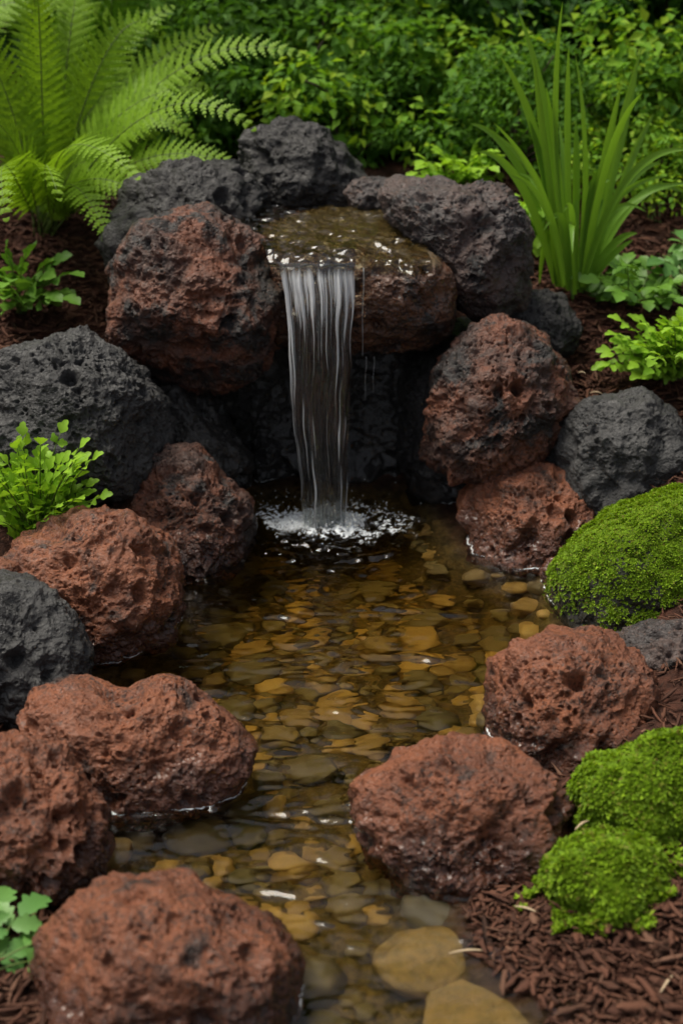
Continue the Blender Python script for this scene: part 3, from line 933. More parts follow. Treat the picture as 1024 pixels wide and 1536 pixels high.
mul = put("mulch", mesh_from("mulch", np.concatenate(vs), np.concatenate(fs), (M['mulch'],), False))
tag(mul, "shredded red-brown bark mulch covering the banks", "mulch", kind="stuff")
# pale straws on the mulch
for px, py, ln, an, lab in ((700, 1428, 55, 0.05, "pale dry straw lying at the water's edge by the round flat stone"),
                            (1000, 1475, 45, 0.9, "pale splinter lying on the mulch below the moss cushions"),
                            (575 + 215, 1365, 40, -0.5, "short pale bark sliver in the mulch under the wide red rock"),
                            (872, 1238, 30, 0.7, "tan bark curl pressed between the wide red rock and the moss"),
                            (893, 590, 18, -0.3, "orange straw on the mulch just above the slate-grey rock"),
                            (935, 590, 15, -0.35, "shorter orange straw beside another above the slate-grey rock"),
                            (872, 560, 12, -0.5, "yellowish leaf sliver on the mulch by the holed round rock")):
    Y = 1.4 if py > 1000 else 2.7
    for _ in range(12):
        p = atY(px, py, Y); gz = float(ground_z(np.array([p[0]]), np.array([Y]))[0]) + 0.014
        p = atZ(px, py, gz); Y = p[1]
    if py == 1238: p = atY(px, py, 1.46)
    m = mpp(p)
    g = Geo()
    t = np.linspace(-0.5, 0.5, 9)
    dvec = np.array((math.cos(an), math.sin(an), 0.05))
    pts = np.array([dvec * q_ * ln * m + np.array((0, 0, 0.003 * math.cos(q_ * 3))) for q_ in t])
    g.tube(pts, [0.0016 * (1 - 1.2 * abs(q_)) + 0.0002 for q_ in t], 5)
    tag(put("straw", g.mesh("straw", M['twig']), None, p), lab, "straw")

# ------------------------------------------------------------------ moss
def sprigs(pos, nor, size, n_leaf=4):
    """tiny rosettes of pointed leaves standing on a surface"""
    n = len(pos)
    a = np.where(np.abs(nor[:, 2:3]) < 0.9, np.array([[0, 0, 1.0]]), np.array([[1.0, 0, 0]]))
    t1 = np.cross(nor, a); t1 /= np.linalg.norm(t1, axis=1)[:, None]
    t2 = np.cross(nor, t1)
    ph = rng.random(n) * 6.283
    vs = []
    for k in range(n_leaf):
        an = ph + k * 6.283 / n_leaf + rng.normal(size=n) * 0.3
        o = np.cos(an)[:, None] * t1 + np.sin(an)[:, None] * t2
        s = np.cross(nor, o)
        up = (0.45 + 0.7 * rng.random(n))[:, None]
        sz_ = (size * (0.6 + 0.8 * rng.random(n)))[:, None]
        b = pos
        mid = b + (o * 0.45 + nor * up * 0.75) * sz_
        tip = b + (o * 1.0 + nor * up) * sz_
        vs += [b, mid - s * sz_ * 0.30, tip, mid + s * sz_ * 0.30]
    v = np.stack(vs, 1).reshape(-1, 3)
    f = (np.arange(n * n_leaf)[:, None] * 4 + np.arange(4)[None])
    return v, f
def sample_surface(v, f, n, weight=None):
    a, b, c = v[f[:, 0]], v[f[:, 1]], v[f[:, 2]]
    nn = np.cross(b - a, c - a)
    ar = np.linalg.norm(nn, axis=1)
    wgt = ar.copy()
    nn = nn / (ar[:, None] + 1e-15)
    if weight is not None: wgt = wgt * weight((a + b + c) / 3, nn)
    idx = rng.choice(len(f), n, p=wgt / wgt.sum())
    r1, r2 = np.sqrt(rng.random(n)), rng.random(n)
    p = a[idx] * (1 - r1)[:, None] + b[idx] * (r1 * (1 - r2))[:, None] + c[idx] * (r1 * r2)[:, None]
    return p, nn[idx]
# moss cap of the boulder (local coordinates of the boulder)
def mw(p, n_):
    lo = fbm(p * 14, 3, 71)
    lo2 = fbm(p * 45, 2, 72)
    hgt = p[:, 2] / 0.14 + 0.85 * lo + 0.45 * lo2
    hole = np.exp(-(((p - np.array([atY(935, 862, mc[1] - 0.10) - mc])) / 0.035) ** 2).sum(1))
    return sstep(0.10, 0.75, hgt + 0.6 * n_[:, 2]) * (1 - 0.95 * hole) * (p[:, 1] < 0.12) + 0.012
# smooth normals so the sprigs follow the broad form
pp, nn = sample_surface(mv, mf, 26000, mw)
nb_ = nrm(np.array((0, 0, 0.6)))
nn = nn * 0.5 + pp / np.linalg.norm(pp, axis=1)[:, None] * 0.5 + np.array((0, 0, 0.2))
nn /= np.linalg.norm(nn, axis=1)[:, None]
clump = fbm(pp * 38, 2, 73)
v, f = sprigs(pp + nn * (0.001 + 0.007 * np.clip(clump + 0.3, 0, 1))[:, None], nn, 0.0042 * (0.8 + 0.5 * np.clip(clump, -0.5, 1)))
put("moss", mesh_from("moss", v, f, (M['moss'],), False), mossy)
def moss_cushion(label, poly, Y, n, seed, leaf=0.0052):
    P = np.array(poly, float)
    cpx = (P.min(0) + P.max(0)) / 2
    c = atY(cpx[0], cpx[1], Y); m = mpp(c)
    th, rr = outline_radius(poly, cpx)
    d, f = ico(6)
    rho = np.hypot(d[:, 0], d[:, 1]); ang = np.arctan2(d[:, 1], d[:, 0])
    r0 = np.interp(ang, th, rr) * m
    pc = np.stack([rho * r0 * np.cos(ang), rho * r0 * np.sin(ang), d[:, 2] * np.mean(rr) * m * 0.9], 1)
    nd = pc / np.linalg.norm(pc, axis=1)[:, None]
    w1, _ = worley(pc * 42, seed)
    w2, _ = worley(pc * 20, seed + 3)
    pc = pc * 0.94 + nd * ((0.5 - w1) * 0.011 + (0.5 - w2) * 0.026 + 0.022 * fbm(pc * 14, 3, seed + 7))[:, None]
    wv = pc[:, :1] * RGT + pc[:, 1:2] * UPV - pc[:, 2:3] * FWD
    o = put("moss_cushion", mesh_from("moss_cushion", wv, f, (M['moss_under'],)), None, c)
    tag(o, label, "moss")
    p_, n_ = sample_surface(wv, f, n, lambda q_, k_: ((k_[:, 1] < 0.5) | (k_[:, 2] > 0.2)) * (0.25 + sstep(-0.6, 0.2, k_[:, 2])))
    n2 = n_ * 0.65 + np.array((0, 0, 0.25)) + p_ / np.linalg.norm(p_, axis=1)[:, None] * 0.35
    n2 /= np.linalg.norm(n2, axis=1)[:, None]
    # ragged edge: loose moss creeping out over the mulch
    k_ = 2600
    rm = float(np.mean(rr)) * m
    an_ = rng.random(k_) * 6.283; ra_ = rm * (0.75 + 0.55 * rng.random(k_) ** 1.5)
    ex, ey = c[0] + np.cos(an_) * ra_ * 1.15, c[1] + np.sin(an_) * ra_
    kp = (fbm(np.stack([ex * 30, ey * 30, ex * 0], 1), 2, seed) > 0.02 + 0.9 * (ra_ / rm - 0.95)) & (pond_sd(ex, ey) > 0.01)
    ex, ey = ex[kp], ey[kp]
    ep = np.stack([ex, ey, ground_z(ex, ey) + 0.006 + 0.008 * rng.random(len(ex))], 1) - c
    p_ = np.concatenate([p_, ep]); n2 = np.concatenate([n2, np.tile(np.array((0, 0, 1.0)), (len(ep), 1))])
    n = len(p_)
    v, ff = sprigs(p_, n2, leaf * (0.7 + 0.6 * rng.random(n)), 5)
    put("moss_leaves", mesh_from("moss_leaves", v, ff, (M['moss'],), False), o)
moss_cushion("wide bright moss cushion running out of the photo behind the smaller one",
     [(862, 1195), (880, 1145), (930, 1112), (1000, 1100), (1090, 1110), (1110, 1210), (1050, 1275), (960, 1290), (890, 1260)], 1.53, 15000, 81)
moss_cushion("rounder lime-green moss cushion sitting in front on the mulch",
     [(806, 1330), (830, 1280), (880, 1248), (930, 1243), (985, 1275), (1010, 1325), (985, 1375), (935, 1395), (905, 1418), (850, 1378)], 1.40, 15000, 85, 0.0058)

# ------------------------------------------------------------------ leaves and ferns
def leaf(g, base, dirv, nor, length, width, lobes=3, droop=0.3, seg=8, fold=0.18, depth=0.35, shape=0.85):
    """one lobed blade: midrib with a scalloped edge on both sides"""
    dirv = nrm(dirv); side = nrm(np.cross(dirv, nor)); nor = nrm(np.cross(side, dirv))
    t = np.linspace(0, 1, seg + 1)
    prof = np.sin(np.pi * np.clip(t, 0, 1) ** shape) ** 0.75
    lob = 1 - depth + depth * np.abs(np.sin(np.pi * lobes * t)) if lobes else np.ones_like(t)
    hw = 0.5 * width * prof * lob
    hw[0] = 0.02 * width; hw[-1] = 0.02 * width
    v = []
    for i in range(seg + 1):
        c = base + dirv * length * t[i] - nor * droop * length * t[i] ** 2
        sweep = dirv * hw[i] * 0.35
        v += [c - side * hw[i] + nor * fold * hw[i] + sweep, c, c + side * hw[i] + nor * fold * hw[i] + sweep]
    f = []
    for i in range(seg):
        a = 3 * i
        f += [[a, a + 1, a + 4, a + 3], [a + 1, a + 2, a + 5, a + 4]]
    g.add(v, f)

def fern_frond(g, gs, a, b, c, plen, npair=26, bare=0.18, face=None, droop=0.14):
    """frond along a bezier; side leaflets of paired lobes (bipinnate)"""
    pts = bez(a, b, c, 60)
    tl = np.concatenate([[0], np.cumsum(np.linalg.norm(np.diff(pts, axis=0), axis=1))])
    L_ = tl[-1]
    gs.tube(pts[::3], np.linspace(0.0020, 0.0005, 20), 5)
    s = np.linspace(bare, 0.995, npair)
    out_v, out_f, n0 = [], [], 0
    for si, s_ in enumerate(s):
        k = np.interp(s_ * L_, tl, np.arange(60))
        i = int(min(58, k)); fr = k - i
        p0 = pts[i] * (1 - fr) + pts[i + 1] * fr
        tg = nrm(pts[i + 1] - pts[i])
        up = np.array((0, 0, 1.0)) if face is None else np.asarray(face, float)
        sd_ = nrm(np.cross(tg, up))
        nr = nrm(np.cross(sd_, tg))
        q_ = (s_ - bare) / (1 - bare)
        ln = plen * (min(1.0, 0.45 + q_ * 2.2) * (1 - q_) ** 0.62 + 0.03) * (0.92 + 0.16 * rng.random())
        for sg in (-1, 1):
            dv = nrm(sd_ * sg * 0.9 + tg * (0.35 + 0.35 * q_) + nr * (0.10 + rng.normal() * 0.06))
            m = max(4, int(ln / 0.0075))
            u = np.linspace(0.06, 1, m)
            # pinnules as small pointed diamonds
            across = nrm(np.cross(dv, nr)); pn = nrm(np.cross(across, dv))
            wid = (0.0052 + 0.085 * ln) * (1 - u) ** 0.7 + 0.0012
            ctr = p0 + dv * (u * ln)[:, None] - pn * (droop * ln * u ** 2)[:, None]
            for s2 in (-1, 1):
                half = ln / m * 0.62
                tip = ctr + across * (s2 * wid)[:, None] + dv * (wid * 0.75)[:, None] - pn * (0.12 * wid)[:, None]
                q0 = ctr - dv * half
                q1 = ctr + dv * half
                midp = ctr * 0.45 + tip * 0.55 + dv * half * 0.9
                midm = ctr * 0.45 + tip * 0.55 - dv * half * 0.9
                vv_ = np.stack([q0, midm, tip, midp, q1], 1).reshape(-1, 3)
                out_v.append(vv_)
                out_f += [[n0 + 5 * j + e for e in range(5)] for j in range(m)]
                n0 += 5 * m
    g.add(np.concatenate(out_v), out_f)
def fern(label, base, fronds, mat, plen=0.085, group=None):
    base = np.asarray(base, float)
    e = empty("fern", base)
    tag(e, label, "fern", group)
    for fr in fronds:
        b, c, pl, np_ = fr[:4]
        g, gs = Geo(), Geo()
        fern_frond(g, gs, np.zeros(3) + rng.normal(size=3) * 0.012 * np.array((1, 1, 0)), b - base, c - base, pl, np_, face=(rng.normal() * 0.25, -0.7, 0.75))
        fo = put("frond", g.mesh("frond", M[mat], False), e)
        put("frond_stalk", gs.mesh("frond_stalk", M['stalk']), fo)
    return e
def gz1(x, y):
    return float(ground_z(np.array([x]), np.array([y]))[0])
def onground(px, py, Y=2.8):
    for _ in range(20):
        p = atY(px, py, Y); z = gz1(p[0], Y); p = atZ(px, py, z)
        if not (0.5 < p[1] < 30): break
        Y = 0.5 * (Y + p[1])
    return np.array((p[0], Y, gz1(p[0], Y)))

fb = onground(70, 350, 3.2)
def T(px, py, Y): return atY(px, py, Y)
main = [  # control point, tip, leaflet length, pairs
    (T(250, 10, 3.25), T(450, 82, 3.15), 0.085, 30),
    (T(230, 60, 3.05), T(382, 195, 2.95), 0.075, 28),
    (T(60, 130, 2.95), T(208, 268, 2.75), 0.085, 28),
    (T(200, 180, 3.15), T(358, 250, 3.05), 0.075, 26),
    (T(90, 190, 3.0), T(172, 372, 2.82), 0.075, 26),
    (T(-20, 150, 2.85), T(10, 330, 2.7), 0.085, 26),
    (T(130, 60, 3.3), T(260, 10, 3.4), 0.09, 28),
    (T(100, 30, 3.3), T(130, -90, 3.5), 0.10, 30),
    (T(60, 0, 3.3), T(20, -120, 3.4), 0.10, 30),
    (T(20, 80, 3.2), T(-90, -20, 3.2), 0.10, 28),
    (T(30, 150, 3.0), T(-60, 170, 2.85), 0.09, 26),
    (T(150, 120, 3.2), T(310, 130, 3.2), 0.085, 26),
    (T(170, 90, 3.35), T(330, 40, 3.5), 0.09, 28),
    (T(110, 200, 3.05), T(250, 320, 2.98), 0.07, 24),
    (T(50, 170, 2.9), T(90, 300, 2.75), 0.07, 22),
]
for k in range(16):
    a_ = rng.random() * 6.283
    tx, ty = 130 + 210 * math.cos(a_) * (0.5 + 0.5 * rng.random()), 150 + 170 * math.sin(a_) * (0.4 + 0.6 * rng.random())
    dY_ = 0.25 * rng.normal() * 0.6 + 0.1
    main.append((T(0.55 * tx + 30, ty - 150 + 0.25 * ty, 3.2 + dY_ * 0.5), T(tx, ty, 3.2 + dY_), 0.075 + 0.02 * rng.random(), 28))
fern("large bright fern with arching fronds, beside the long low black rock", fb, main, 'fern')
fb2 = np.array((-0.62, 3.75, gz1(-0.62, 3.75)))
back = []
for k in range(15):
    a = -2.9 + k * 6.28 / 15 + rng.normal() * 0.15
    ln = 0.45 + 0.2 * rng.random()
    c = fb2 + np.array((math.cos(a) * ln, math.sin(a) * ln * 0.7, 0.30 + 0.28 * rng.random()))
    b = fb2 + np.array((math.cos(a) * ln * 0.35, math.sin(a) * ln * 0.3, 0.62 + 0.1 * rng.random()))
    back.append((b, c, 0.10, 26))
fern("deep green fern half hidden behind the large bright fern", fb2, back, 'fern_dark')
fb3 = np.array((-1.02, 3.35, gz1(-1.02, 3.35)))
back = []
for k in range(13):
    a = -2.6 + k * 6.28 / 13 + rng.normal() * 0.15
    ln = 0.42 + 0.2 * rng.random()
    back.append((fb3 + np.array((math.cos(a) * ln * 0.35, math.sin(a) * ln * 0.3, 0.6)), fb3 + np.array((math.cos(a) * ln, math.sin(a) * ln * 0.7, 0.25 + 0.3 * rng.random())), 0.095, 26))
fern("yellow-green fern at the photo's top corner, farthest from the waterfall", fb3, back, 'fern')

# ---- tall grass
gb = onground(856, 440, 3.0)
ge = empty("tall_grass", gb)
tag(ge, "tall clump of arching sword-shaped blades behind the leaning grey-brown rock", "grass plant")
def blade(a, b, c, wid):
    n = 20
    pts = bez(a, b, c, n)
    t = np.linspace(0, 1, n)
    wv = wid * np.minimum(1, 0.65 + t * 1.6) * np.clip((1 - t) * 3.0, 0, 1) ** 0.65
    face = nrm(np.array((rng.normal() * 0.5, -1.0, 0.25)))
    v, f = [], []
    for i in range(n):
        tg = nrm(pts[min(i + 1, n - 1)] - pts[max(i - 1, 0)])
        sd_ = nrm(np.cross(tg, face)); nr = nrm(np.cross(sd_, tg))
        hw = wv[i] / 2 + 0.0002
        v += [pts[i] - sd_ * hw + nr * hw * 0.35, pts[i], pts[i] + sd_ * hw + nr * hw * 0.35]
    for i in range(n - 1):
        q_ = 3 * i
        f += [[q_, q_ + 1, q_ + 4, q_ + 3], [q_ + 1, q_ + 2, q_ + 5, q_ + 4]]
    g = Geo(); g.add(v, f)
    put("blade", g.mesh("blade", M['blade']), ge)
BL = [  # tip px, base px, ctrl px
    ((775, 12), (842, 430), (838, 180)), ((843, 2), (850, 435), (815, 180)), ((748, 82), (835, 430), (825, 190)), ((862, 82), (862, 430), (888, 240)),
    ((962, 70), (872, 435), (925, 190)), ((955, 108), (880, 432), (925, 230)), ((962, 140), (872, 430), (905, 190)), ((980, 170), (885, 430), (935, 240)),
    ((852, 70), (855, 435), (845, 200)), ((800, 85), (845, 430), (815, 200)), ((704, 185), (838, 435), (790, 200)), ((716, 228), (832, 425), (785, 225)),
    ((793, 180), (845, 430), (820, 250)), ((1035, 225), (875, 425), (930, 210)), ((1030, 292), (880, 425), (960, 235)), ((990, 245), (870, 425), (930, 245)),
    ((955, 350), (880, 430), (915, 350)), ((948, 360), (878, 440), (905, 385)), ((808, 430), (842, 380), (815, 300)), ((898, 425), (835, 415), (855, 385)),
    ((858, 455), (862, 300), (858, 380)), ((930, 130), (868, 430), (905, 230)), ((870, 165), (866, 430), (884, 260)), ((818, 130), (850, 430), (835, 230)),
]
for tp, bs, ct in BL:
    dY = rng.normal() * 0.03
    a = np.array(atY(bs[0], bs[1], gb[1] + dY)); c = atY(tp[0], tp[1], gb[1] + dY * 3 - 0.04); b = atY(ct[0], ct[1], gb[1] + dY * 2 - 0.01)
    blade(a - gb, b - gb, c - gb, 0.0165)
for k in range(24):
    x = 815 + rng.random() * 90
    tip = (x + (x - 858) * (1.2 + rng.random() * 2.2) + rng.normal() * 14, 170 + rng.random() * 220)
    dY = rng.normal() * 0.04
    a = atY(835 + (x - 815) * 0.6, 435 + rng.normal() * 5, gb[1] + dY)
    b = atY(x + rng.normal() * 6, 270, gb[1] + dY * 1.5)
    c = atY(tip[0], tip[1], gb[1] + dY * 3)
    blade(a - gb, b - gb, c - gb, 0.010 + 0.006 * rng.random())

# ---- small leafy plants
def herb(label, base, tips, mat, leaf_len, leaf_w, lobes=2, pairs=4, name="herb", sag=0.3, group=None, bare=0.35, cat="plant", depth=0.4, end=1.2, seg=8):
    base = np.asarray(base, float)
    e = empty(name, base)
    tag(e, label, cat, group)
    g, gs = Geo(), Geo()
    for tp in tips:
        tp = np.asarray(tp, float) - base
        a = rng.normal(size=3) * 0.008 * np.array((1, 1, 0))
        h = tp.copy(); mid = (a + h) * 0.5 + np.array((0, 0, 0.16 * np.linalg.norm(h)))
        pts = bez(a, mid, h, 14)
        gs.tube(pts, np.linspace(0.0019, 0.0007, 14), 5)
        for j in range(pairs):
            s_ = bare + (1 - bare) * (j + 0.5) / pairs * 0.97
            k = s_ * 13; i = int(min(12, k))
            p0 = pts[i] + (pts[i + 1] - pts[i]) * (k - i)
            tg = nrm(pts[i + 1] - pts[i])
            sd_ = nrm(np.cross(tg, np.array((0.02, -0.25, 1.0))) + rng.normal(size=3) * 0.15)
            up = nrm(np.cross(sd_, tg))
            if up[2] < 0: up = -up
            sc = 0.75 + 0.4 * rng.random()
            for sg in (-1, 1):
                dv = sd_ * sg + tg * (0.55 + 0.2 * rng.random()) + up * rng.normal() * 0.25
                leaf(g, p0, dv, up + rng.normal(size=3) * 0.25, leaf_len * sc, leaf_w * sc, lobes, sag, depth=depth, seg=seg)
        leaf(g, pts[-1], pts[-1] - pts[-3], np.array((0.05, -0.35, 1.0)) + rng.normal(size=3) * 0.2, leaf_len * end, leaf_w * end, lobes, sag, depth=depth, seg=seg)
    put("stems", gs.mesh("stems", M['stalk']), e)
    put("foliage", g.mesh("foliage", M[mat]), e)
    return e
def fan(base, n, cx, cy, rx, ry, Y, dY=0.06):
    """tips spread over an ellipse in the photo at about depth Y"""
    out = []
    for k in range(n):
        a = rng.random() * 6.283; r = math.sqrt(rng.random())
        out.append(atY(cx + rx * r * math.cos(a), cy + ry * r * math.sin(a), Y + rng.normal() * dY))
    return out
b1 = atY(55, 800, 2.26)
b1[2] = max(gz1(b1[0], b1[1]), 0.06)
tips = fan(b1, 90, 55, 732, 84, 66, 2.24, 0.05) + [atY(172 / 2 + 5, 650, 2.26), atY(35, 655, 2.27), atY(138, 690, 2.24), atY(150, 745, 2.22), atY(120, 672, 2.25)]
herb("bright lime herb with tiny lobed leaves under the huge charcoal rock", b1, tips, 'lime', 0.021, 0.020, 1.5, 5, depth=0.5, bare=0.15)
b2 = onground(-25, 1470, 1.32)
tips = [atY(60, 1412, 1.30), atY(30, 1375, 1.33), atY(62, 1440, 1.29), atY(25, 1478, 1.27), atY(-10, 1370, 1.33), atY(-20, 1400, 1.30), atY(10, 1430, 1.29), atY(-40, 1440, 1.28)]
herb("seedling with few oak-shaped leaves by the broad pinkish-red rock", b2, tips, 'cool', 0.034, 0.026, 3.5, 1, bare=0.6, end=1.5, depth=0.42, name="seedling", seg=16)
b3 = onground(30, 470, 2.9)
tips = fan(b3, 16, 35, 420, 62, 40, 2.86, 0.05) + [atY(100, 412, 2.84), atY(95, 445, 2.82), atY(40, 380, 2.88)]
herb("low herb with broad lobed leaves on the mulch under the fern", b3, tips, 'herb', 0.042, 0.030, 2, 2)
b4 = onground(1010, 565, 2.75)
tips = fan(b4, 80, 985, 520, 70, 42, 2.72, 0.06) + [atY(908, 548, 2.70), atY(932, 482, 2.74), atY(915, 545, 2.7), atY(960, 560, 2.66), atY(1020, 480, 2.8)]
herb("lime fern-like herb spreading over the mulch above the slate-grey rock", b4, tips, 'lime', 0.025, 0.021, 1.5, 5, depth=0.5, bare=0.15)
b5 = onground(955, 455, 3.0)
tips = fan(b5, 34, 955, 425, 72, 34, 3.0, 0.08) + [atY(900, 440, 2.98), atY(925, 395, 3.05)]
herb("mid-green lobed herb between the tall grass and the lime herb", b5, tips, 'herb', 0.040, 0.028, 2, 3)
b6 = onground(1030, 420, 3.2)
herb("pale leafy herb at the photo's edge behind the mid-green one", b6, fan(b6, 26, 1030, 380, 60, 40, 3.2, 0.08), 'cool', 0.040, 0.028, 2, 3)
b7 = onground(690, 285, 3.35)
herb("light green feathery herb behind the leaning grey-brown rock", b7, fan(b7, 26, 690, 255, 70, 30, 3.32, 0.06) + [atY(765, 300, 3.2), atY(790, 320, 3.15), atY(640, 250, 3.3)], 'lime', 0.034, 0.020, 2.5, 4)
b8 = onground(575, 225, 3.7)
herb("flat fronded herb behind the tallest black rock", b8, fan(b8, 22, 570, 205, 60, 22, 3.65, 0.08), 'herb', 0.05, 0.028, 2.5, 3)
b9 = onground(790, 330, 3.2)
herb("leafy tuft squeezed between the leaning rock and the tall grass", b9, fan(b9, 16, 790, 330, 25, 40, 3.15, 0.05), 'lime', 0.036, 0.022, 2, 3)
b10 = onground(980, 330, 3.6)
herb("dark leafy herb in the shade behind the tall grass", b10, fan(b10, 26, 970, 290, 75, 50, 3.6, 0.1), 'herb', 0.045, 0.030, 2, 3)

# ------------------------------------------------------------------ shrubs and trees behind
def leaves_mesh(name, clumps, per, size, mat, seed):
    r = np.random.default_rng(seed)
    pos, out = [], []
    for c, rad in clumps:
        d = r.normal(size=(per, 3)); d /= np.linalg.norm(d, axis=1)[:, None]
        rr = rad * (0.35 + 0.65 * r.random(per) ** 0.5)
        pos.append(np.asarray(c) + d * rr[:, None] * np.array((1.15, 1.15, 0.75))); out.append(d)
    p = np.concatenate(pos); d = np.concatenate(out)
    n = len(p)
    nor = d * 0.5 + np.array((0, 0, 0.8)) + r.normal(size=(n, 3)) * 0.45
    nor /= np.linalg.norm(nor, axis=1)[:, None]
    dv = d + r.normal(size=(n, 3)) * 0.6 - np.array((0, 0, 0.25))
    s = np.cross(dv, nor); s /= np.linalg.norm(s, axis=1)[:, None]
    dv = np.cross(nor, s)
    L_ = (size * (0.6 + 0.7 * r.random(n)))[:, None]
    W_ = L_ * 0.30
    b = p
    m1 = b + dv * L_ * 0.4
    tip = b + dv * L_ - nor * L_ * 0.15
    v = np.stack([b, m1 - s * W_ + nor * W_ * 0.4, tip, m1 + s * W_ + nor * W_ * 0.4], 1).reshape(-1, 3)
    k = np.arange(n)[:, None] * 4
    f = np.concatenate([k + np.array([[0, 1, 2]]), k + np.array([[0, 2, 3]])])
    return mesh_from(name, v, f, (mat,), False)
def shrub_data(seed, h, wd, n_cl, per, size, mat):
    r = np.random.default_rng(seed)
    cl = []
    for k in range(n_cl):
        a = r.random() * 6.283; q_ = math.sqrt(r.random()); z = 0.02 + 0.98 * r.random()
        rr = wd * q_ * math.sin(math.pi * min(0.95, 0.15 + z * 0.75)) ** 0.6
        if k % 4 == 0: rr, z = rr * 1.35 + 0.06, z * 1.12      # loose sprays sticking out
        cl.append((np.array((rr * math.cos(a), rr * math.sin(a), z * h)), (0.06 + 0.15 * r.random()) * (0.6 + 0.5 * h)))
    fo = leaves_mesh("foliage", cl, per, size, mat, seed + 1)
    g = Geo()
    for c, rad in cl[:14]:
        g.tube(bez((0, 0, -0.05), np.array((c[0] * 0.3, c[1] * 0.3, c[2] * 0.6)), c, 9), np.linspace(0.012, 0.003, 9), 5)
    return fo, g.mesh("stems", M['bark'])
SH = {'a': shrub_data(201, 0.75, 0.46, 24, 85, 0.060, M['bush_a']), 'b': shrub_data(202, 0.80, 0.44, 22, 100, 0.046, M['bush_b']),
      'c': shrub_data(203, 0.85, 0.50, 24, 75, 0.075, M['bush_c']), 'e': shrub_data(205, 0.34, 0.36, 24, 110, 0.038, M['bush_b']), 'd': shrub_data(204, 0.42, 0.34, 24, 110, 0.040, M['bush_a'])}
def shrub(kind, px, Y, sc, label, group, rz=None):
    Y = 3.75 + (Y - 3.7) * 1.12; sc = sc * 1.08
    x = atY(px, 100, Y)[0]
    e = empty("shrub", (x, Y, gz1(x, Y)))
    e.rotation_euler = (0, 0, rng.random() * 6.28 if rz is None else rz)
    e.scale = (sc, sc, sc * (0.9 + 0.2 * rng.random()))
    tag(e, label, "shrub", group)
    put("foliage", SH[kind][0], e); put("stems", SH[kind][1], e)
    return e
for kind, px, Y, sc, label in (
    ('d', 300, 3.7, 0.6, "low green shrub just over the long low black rock, under a reaching fern frond"),
    ('d', 395, 3.65, 0.5, "knee-low green tuft at the joint of the two black rocks behind the stream"),
    ('d', 880, 3.6, 0.5, "knee-low green tuft right behind the base of the tall grass"),
    ('e', 990, 3.4, 0.42, "knee-low bright tuft just over the mid-green lobed herb"),
    ('c', 520, 4.6, 0.8, "dark loose shrub in the gap above the tallest black rock"),
    ('c', 720, 4.9, 0.9, "dark loose shrub beside the yellow-lit one"),
    ('a', 300, 4.4, 0.8, "green loose shrub in the fern's upper shade"),
    ('c', 860, 4.7, 0.85, "dark loose shrub straight through the grass tips"),
    ('a', 590, 5.4, 1.05, "green loose shrub at the photo's top, over the dark one above the tallest rock"),
    ('c', 420, 5.2, 1.0, "dark loose shrub at the photo's top beyond the highest frond's tip"),
    ('d', 520, 3.55, 0.42, "knee-low green tuft in the shade at the foot of the tallest black rock"),
    ('d', 625, 3.6, 0.5, "knee-low green tuft left of the light feathery herb"),
    ('d', 760, 3.5, 0.5, "knee-low green tuft between the feathery herb and the grass"),
    ('e', 950, 3.55, 0.5, "knee-low bright tuft behind the right-hand grass blades"),
    ('d', 1030, 3.6, 0.6, "knee-low green tuft at the photo's edge above the pale leafy herb"),
    ('d', 430, 3.85, 0.8, "low green shrub touching the back of the tallest black rock, fern side"),
    ('e', 560, 3.75, 0.75, "low yellow-green shrub just behind the tallest black rock, stream side"),
    ('d', 640, 3.95, 0.8, "low leafy shrub behind the light feathery herb"),
    ('e', 735, 3.85, 0.8, "low yellow-green shrub behind the leftmost grass blades"),
    ('c', 820, 3.95, 0.5, "low shrub in the shade at the back of the tall grass"),
    ('c', 940, 4.0, 0.55, "low shrub behind the arching rightmost grass blades"),
    ('e', 1040, 3.7, 0.8, "low bright shrub at the photo's edge level with the grass tips' shade"),
    ('d', 330, 3.95, 0.85, "low shrub under the fern's longest reaching frond"),
    ('d', 480, 4.15, 0.9, "low dark shrub behind the tip of the highest fern frond"),
    ('d', 600, 4.35, 0.95, "low green shrub straight behind the tallest black rock"),
    ('b', 680, 4.75, 0.85, "shrub with yellow-lit leaves in the gap left of the tall grass"),
    ('c', 770, 4.35, 0.75, "dark shrub seen between the tall grass's outermost blades"),
    ('a', 900, 4.4, 0.9, "green shrub directly behind the tall grass"),
    ('c', 1010, 4.1, 0.8, "dark leafy shrub at the photo's edge beyond the tall grass"),
    ('a', 380, 4.6, 0.95, "mid-green shrub above the long low black rock, behind fern tips"),
    ('c', 560, 5.1, 1.0, "deep green shrub in shade, above the stream and the tallest rock"),
    ('c', 790, 5.2, 1.0, "taller green shrub filling the view above the tall grass"),
    ('c', 950, 5.3, 1.05, "tall dark shrub behind the tall grass's rightmost blades"),
    ('a', 250, 4.9, 1.1, "green shrub rising behind the large bright fern"),
    ('c', 110, 4.7, 1.1, "shady shrub behind the large bright fern's upright fronds"),
    ('b', -20, 4.5, 1.0, "yellowish shrub glowing through the fern at the photo's top corner"),
    ('a', 470, 5.7, 1.15, "blurred mid-green shrub at the photo's top, right of the fern"),
    ('a', 640, 5.9, 1.2, "blurred light shrub at the top, above the yellow-lit one"),
    ('c', 340, 5.8, 1.25, "blurred dark shrub at the top, above the highest fern frond"),
    ('c', 1060, 5.0, 1.1, "broad green shrub cut by the photo's edge beyond the tall grass"),
    ('c', 800, 6.3, 1.3, "far dark shrub glimpsed over the taller green one"),
    ('a', 170, 6.2, 1.3, "far green shrub glimpsed over the fern"),
    ('c', 960, 6.4, 1.3, "far green shrub glimpsed over the tall dark one")):
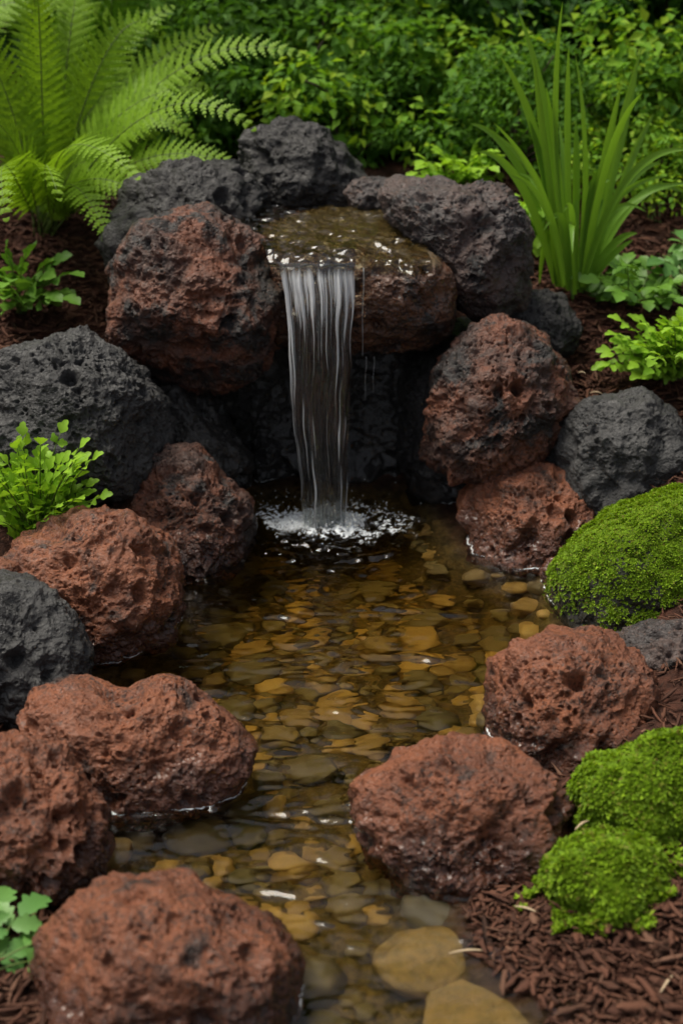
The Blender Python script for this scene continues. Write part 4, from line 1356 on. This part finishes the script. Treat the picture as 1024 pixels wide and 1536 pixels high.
    shrub(kind, px, Y, sc, label, "shrubs behind the waterfall")
def tree_data(seed, h, mat):
    r = np.random.default_rng(seed)
    g = Geo()
    trunk = [np.array((0, 0, -0.2)), np.array((0.05, 0.03, h * 0.3)), np.array((-0.04, 0.05, h * 0.6)), np.array((0.03, 0, h * 0.95))]
    g.tube(trunk, [0.16, 0.12, 0.08, 0.02], 9)
    cl = []
    for k in range(46):
        a = r.random() * 6.283; z = 0.18 + 0.82 * r.random()
        rr = h * 0.34 * math.sqrt(0.15 + 0.85 * r.random()) * math.sin(math.pi * min(0.96, 0.1 + z * 0.8)) ** 0.5
        c = np.array((rr * math.cos(a), rr * math.sin(a), z * h))
        cl.append((c, 0.45 + 0.35 * r.random()))
        if k < 18:
            g.tube(bez((0, 0, c[2] * 0.6), np.array((c[0] * 0.5, c[1] * 0.5, c[2] * 0.75)), c, 7), np.linspace(0.05, 0.01, 7), 5)
    return leaves_mesh("crown", cl, 110, 0.20, mat, seed + 1), g.mesh("trunk", M['bark'])
TR = [tree_data(301, 4.6, M['bush_a']), tree_data(302, 5.2, M['bush_c'])]
for k, (x, y, sc, lab) in enumerate(((-4.2, 7.4, 1.0, "tree far beyond the fern corner"), (-2.2, 8.2, 1.05, "tree beyond the shrubs above the fern"), (-0.3, 7.8, 1.0, "tree beyond the shrubs above the waterfall"),
                                     (1.6, 8.3, 1.1, "tree beyond the yellow-lit shrub"), (3.4, 7.6, 1.0, "tree beyond the tall grass"), (5.2, 8.0, 1.05, "tree far beyond the bank of the mossy boulder"),
                                     (-5.2, 3.6, 1.0, "unseen tree beside the fern bank, added to cut low sky light"), (5.4, 3.2, 1.0, "unseen tree beside the mossy bank, added to cut low sky light"))):  # the last two stand out of view, added to block low sky light
    e = empty("tree", (x, y, gz1(x, y)))
    e.scale = (sc, sc, sc * 0.85); e.rotation_euler = (0, 0, k * 1.9)
    tag(e, "tall leafy " + lab, "tree", "trees behind the garden")
    put("crown", TR[k % 2][0], e); put("trunk", TR[k % 2][1], e)
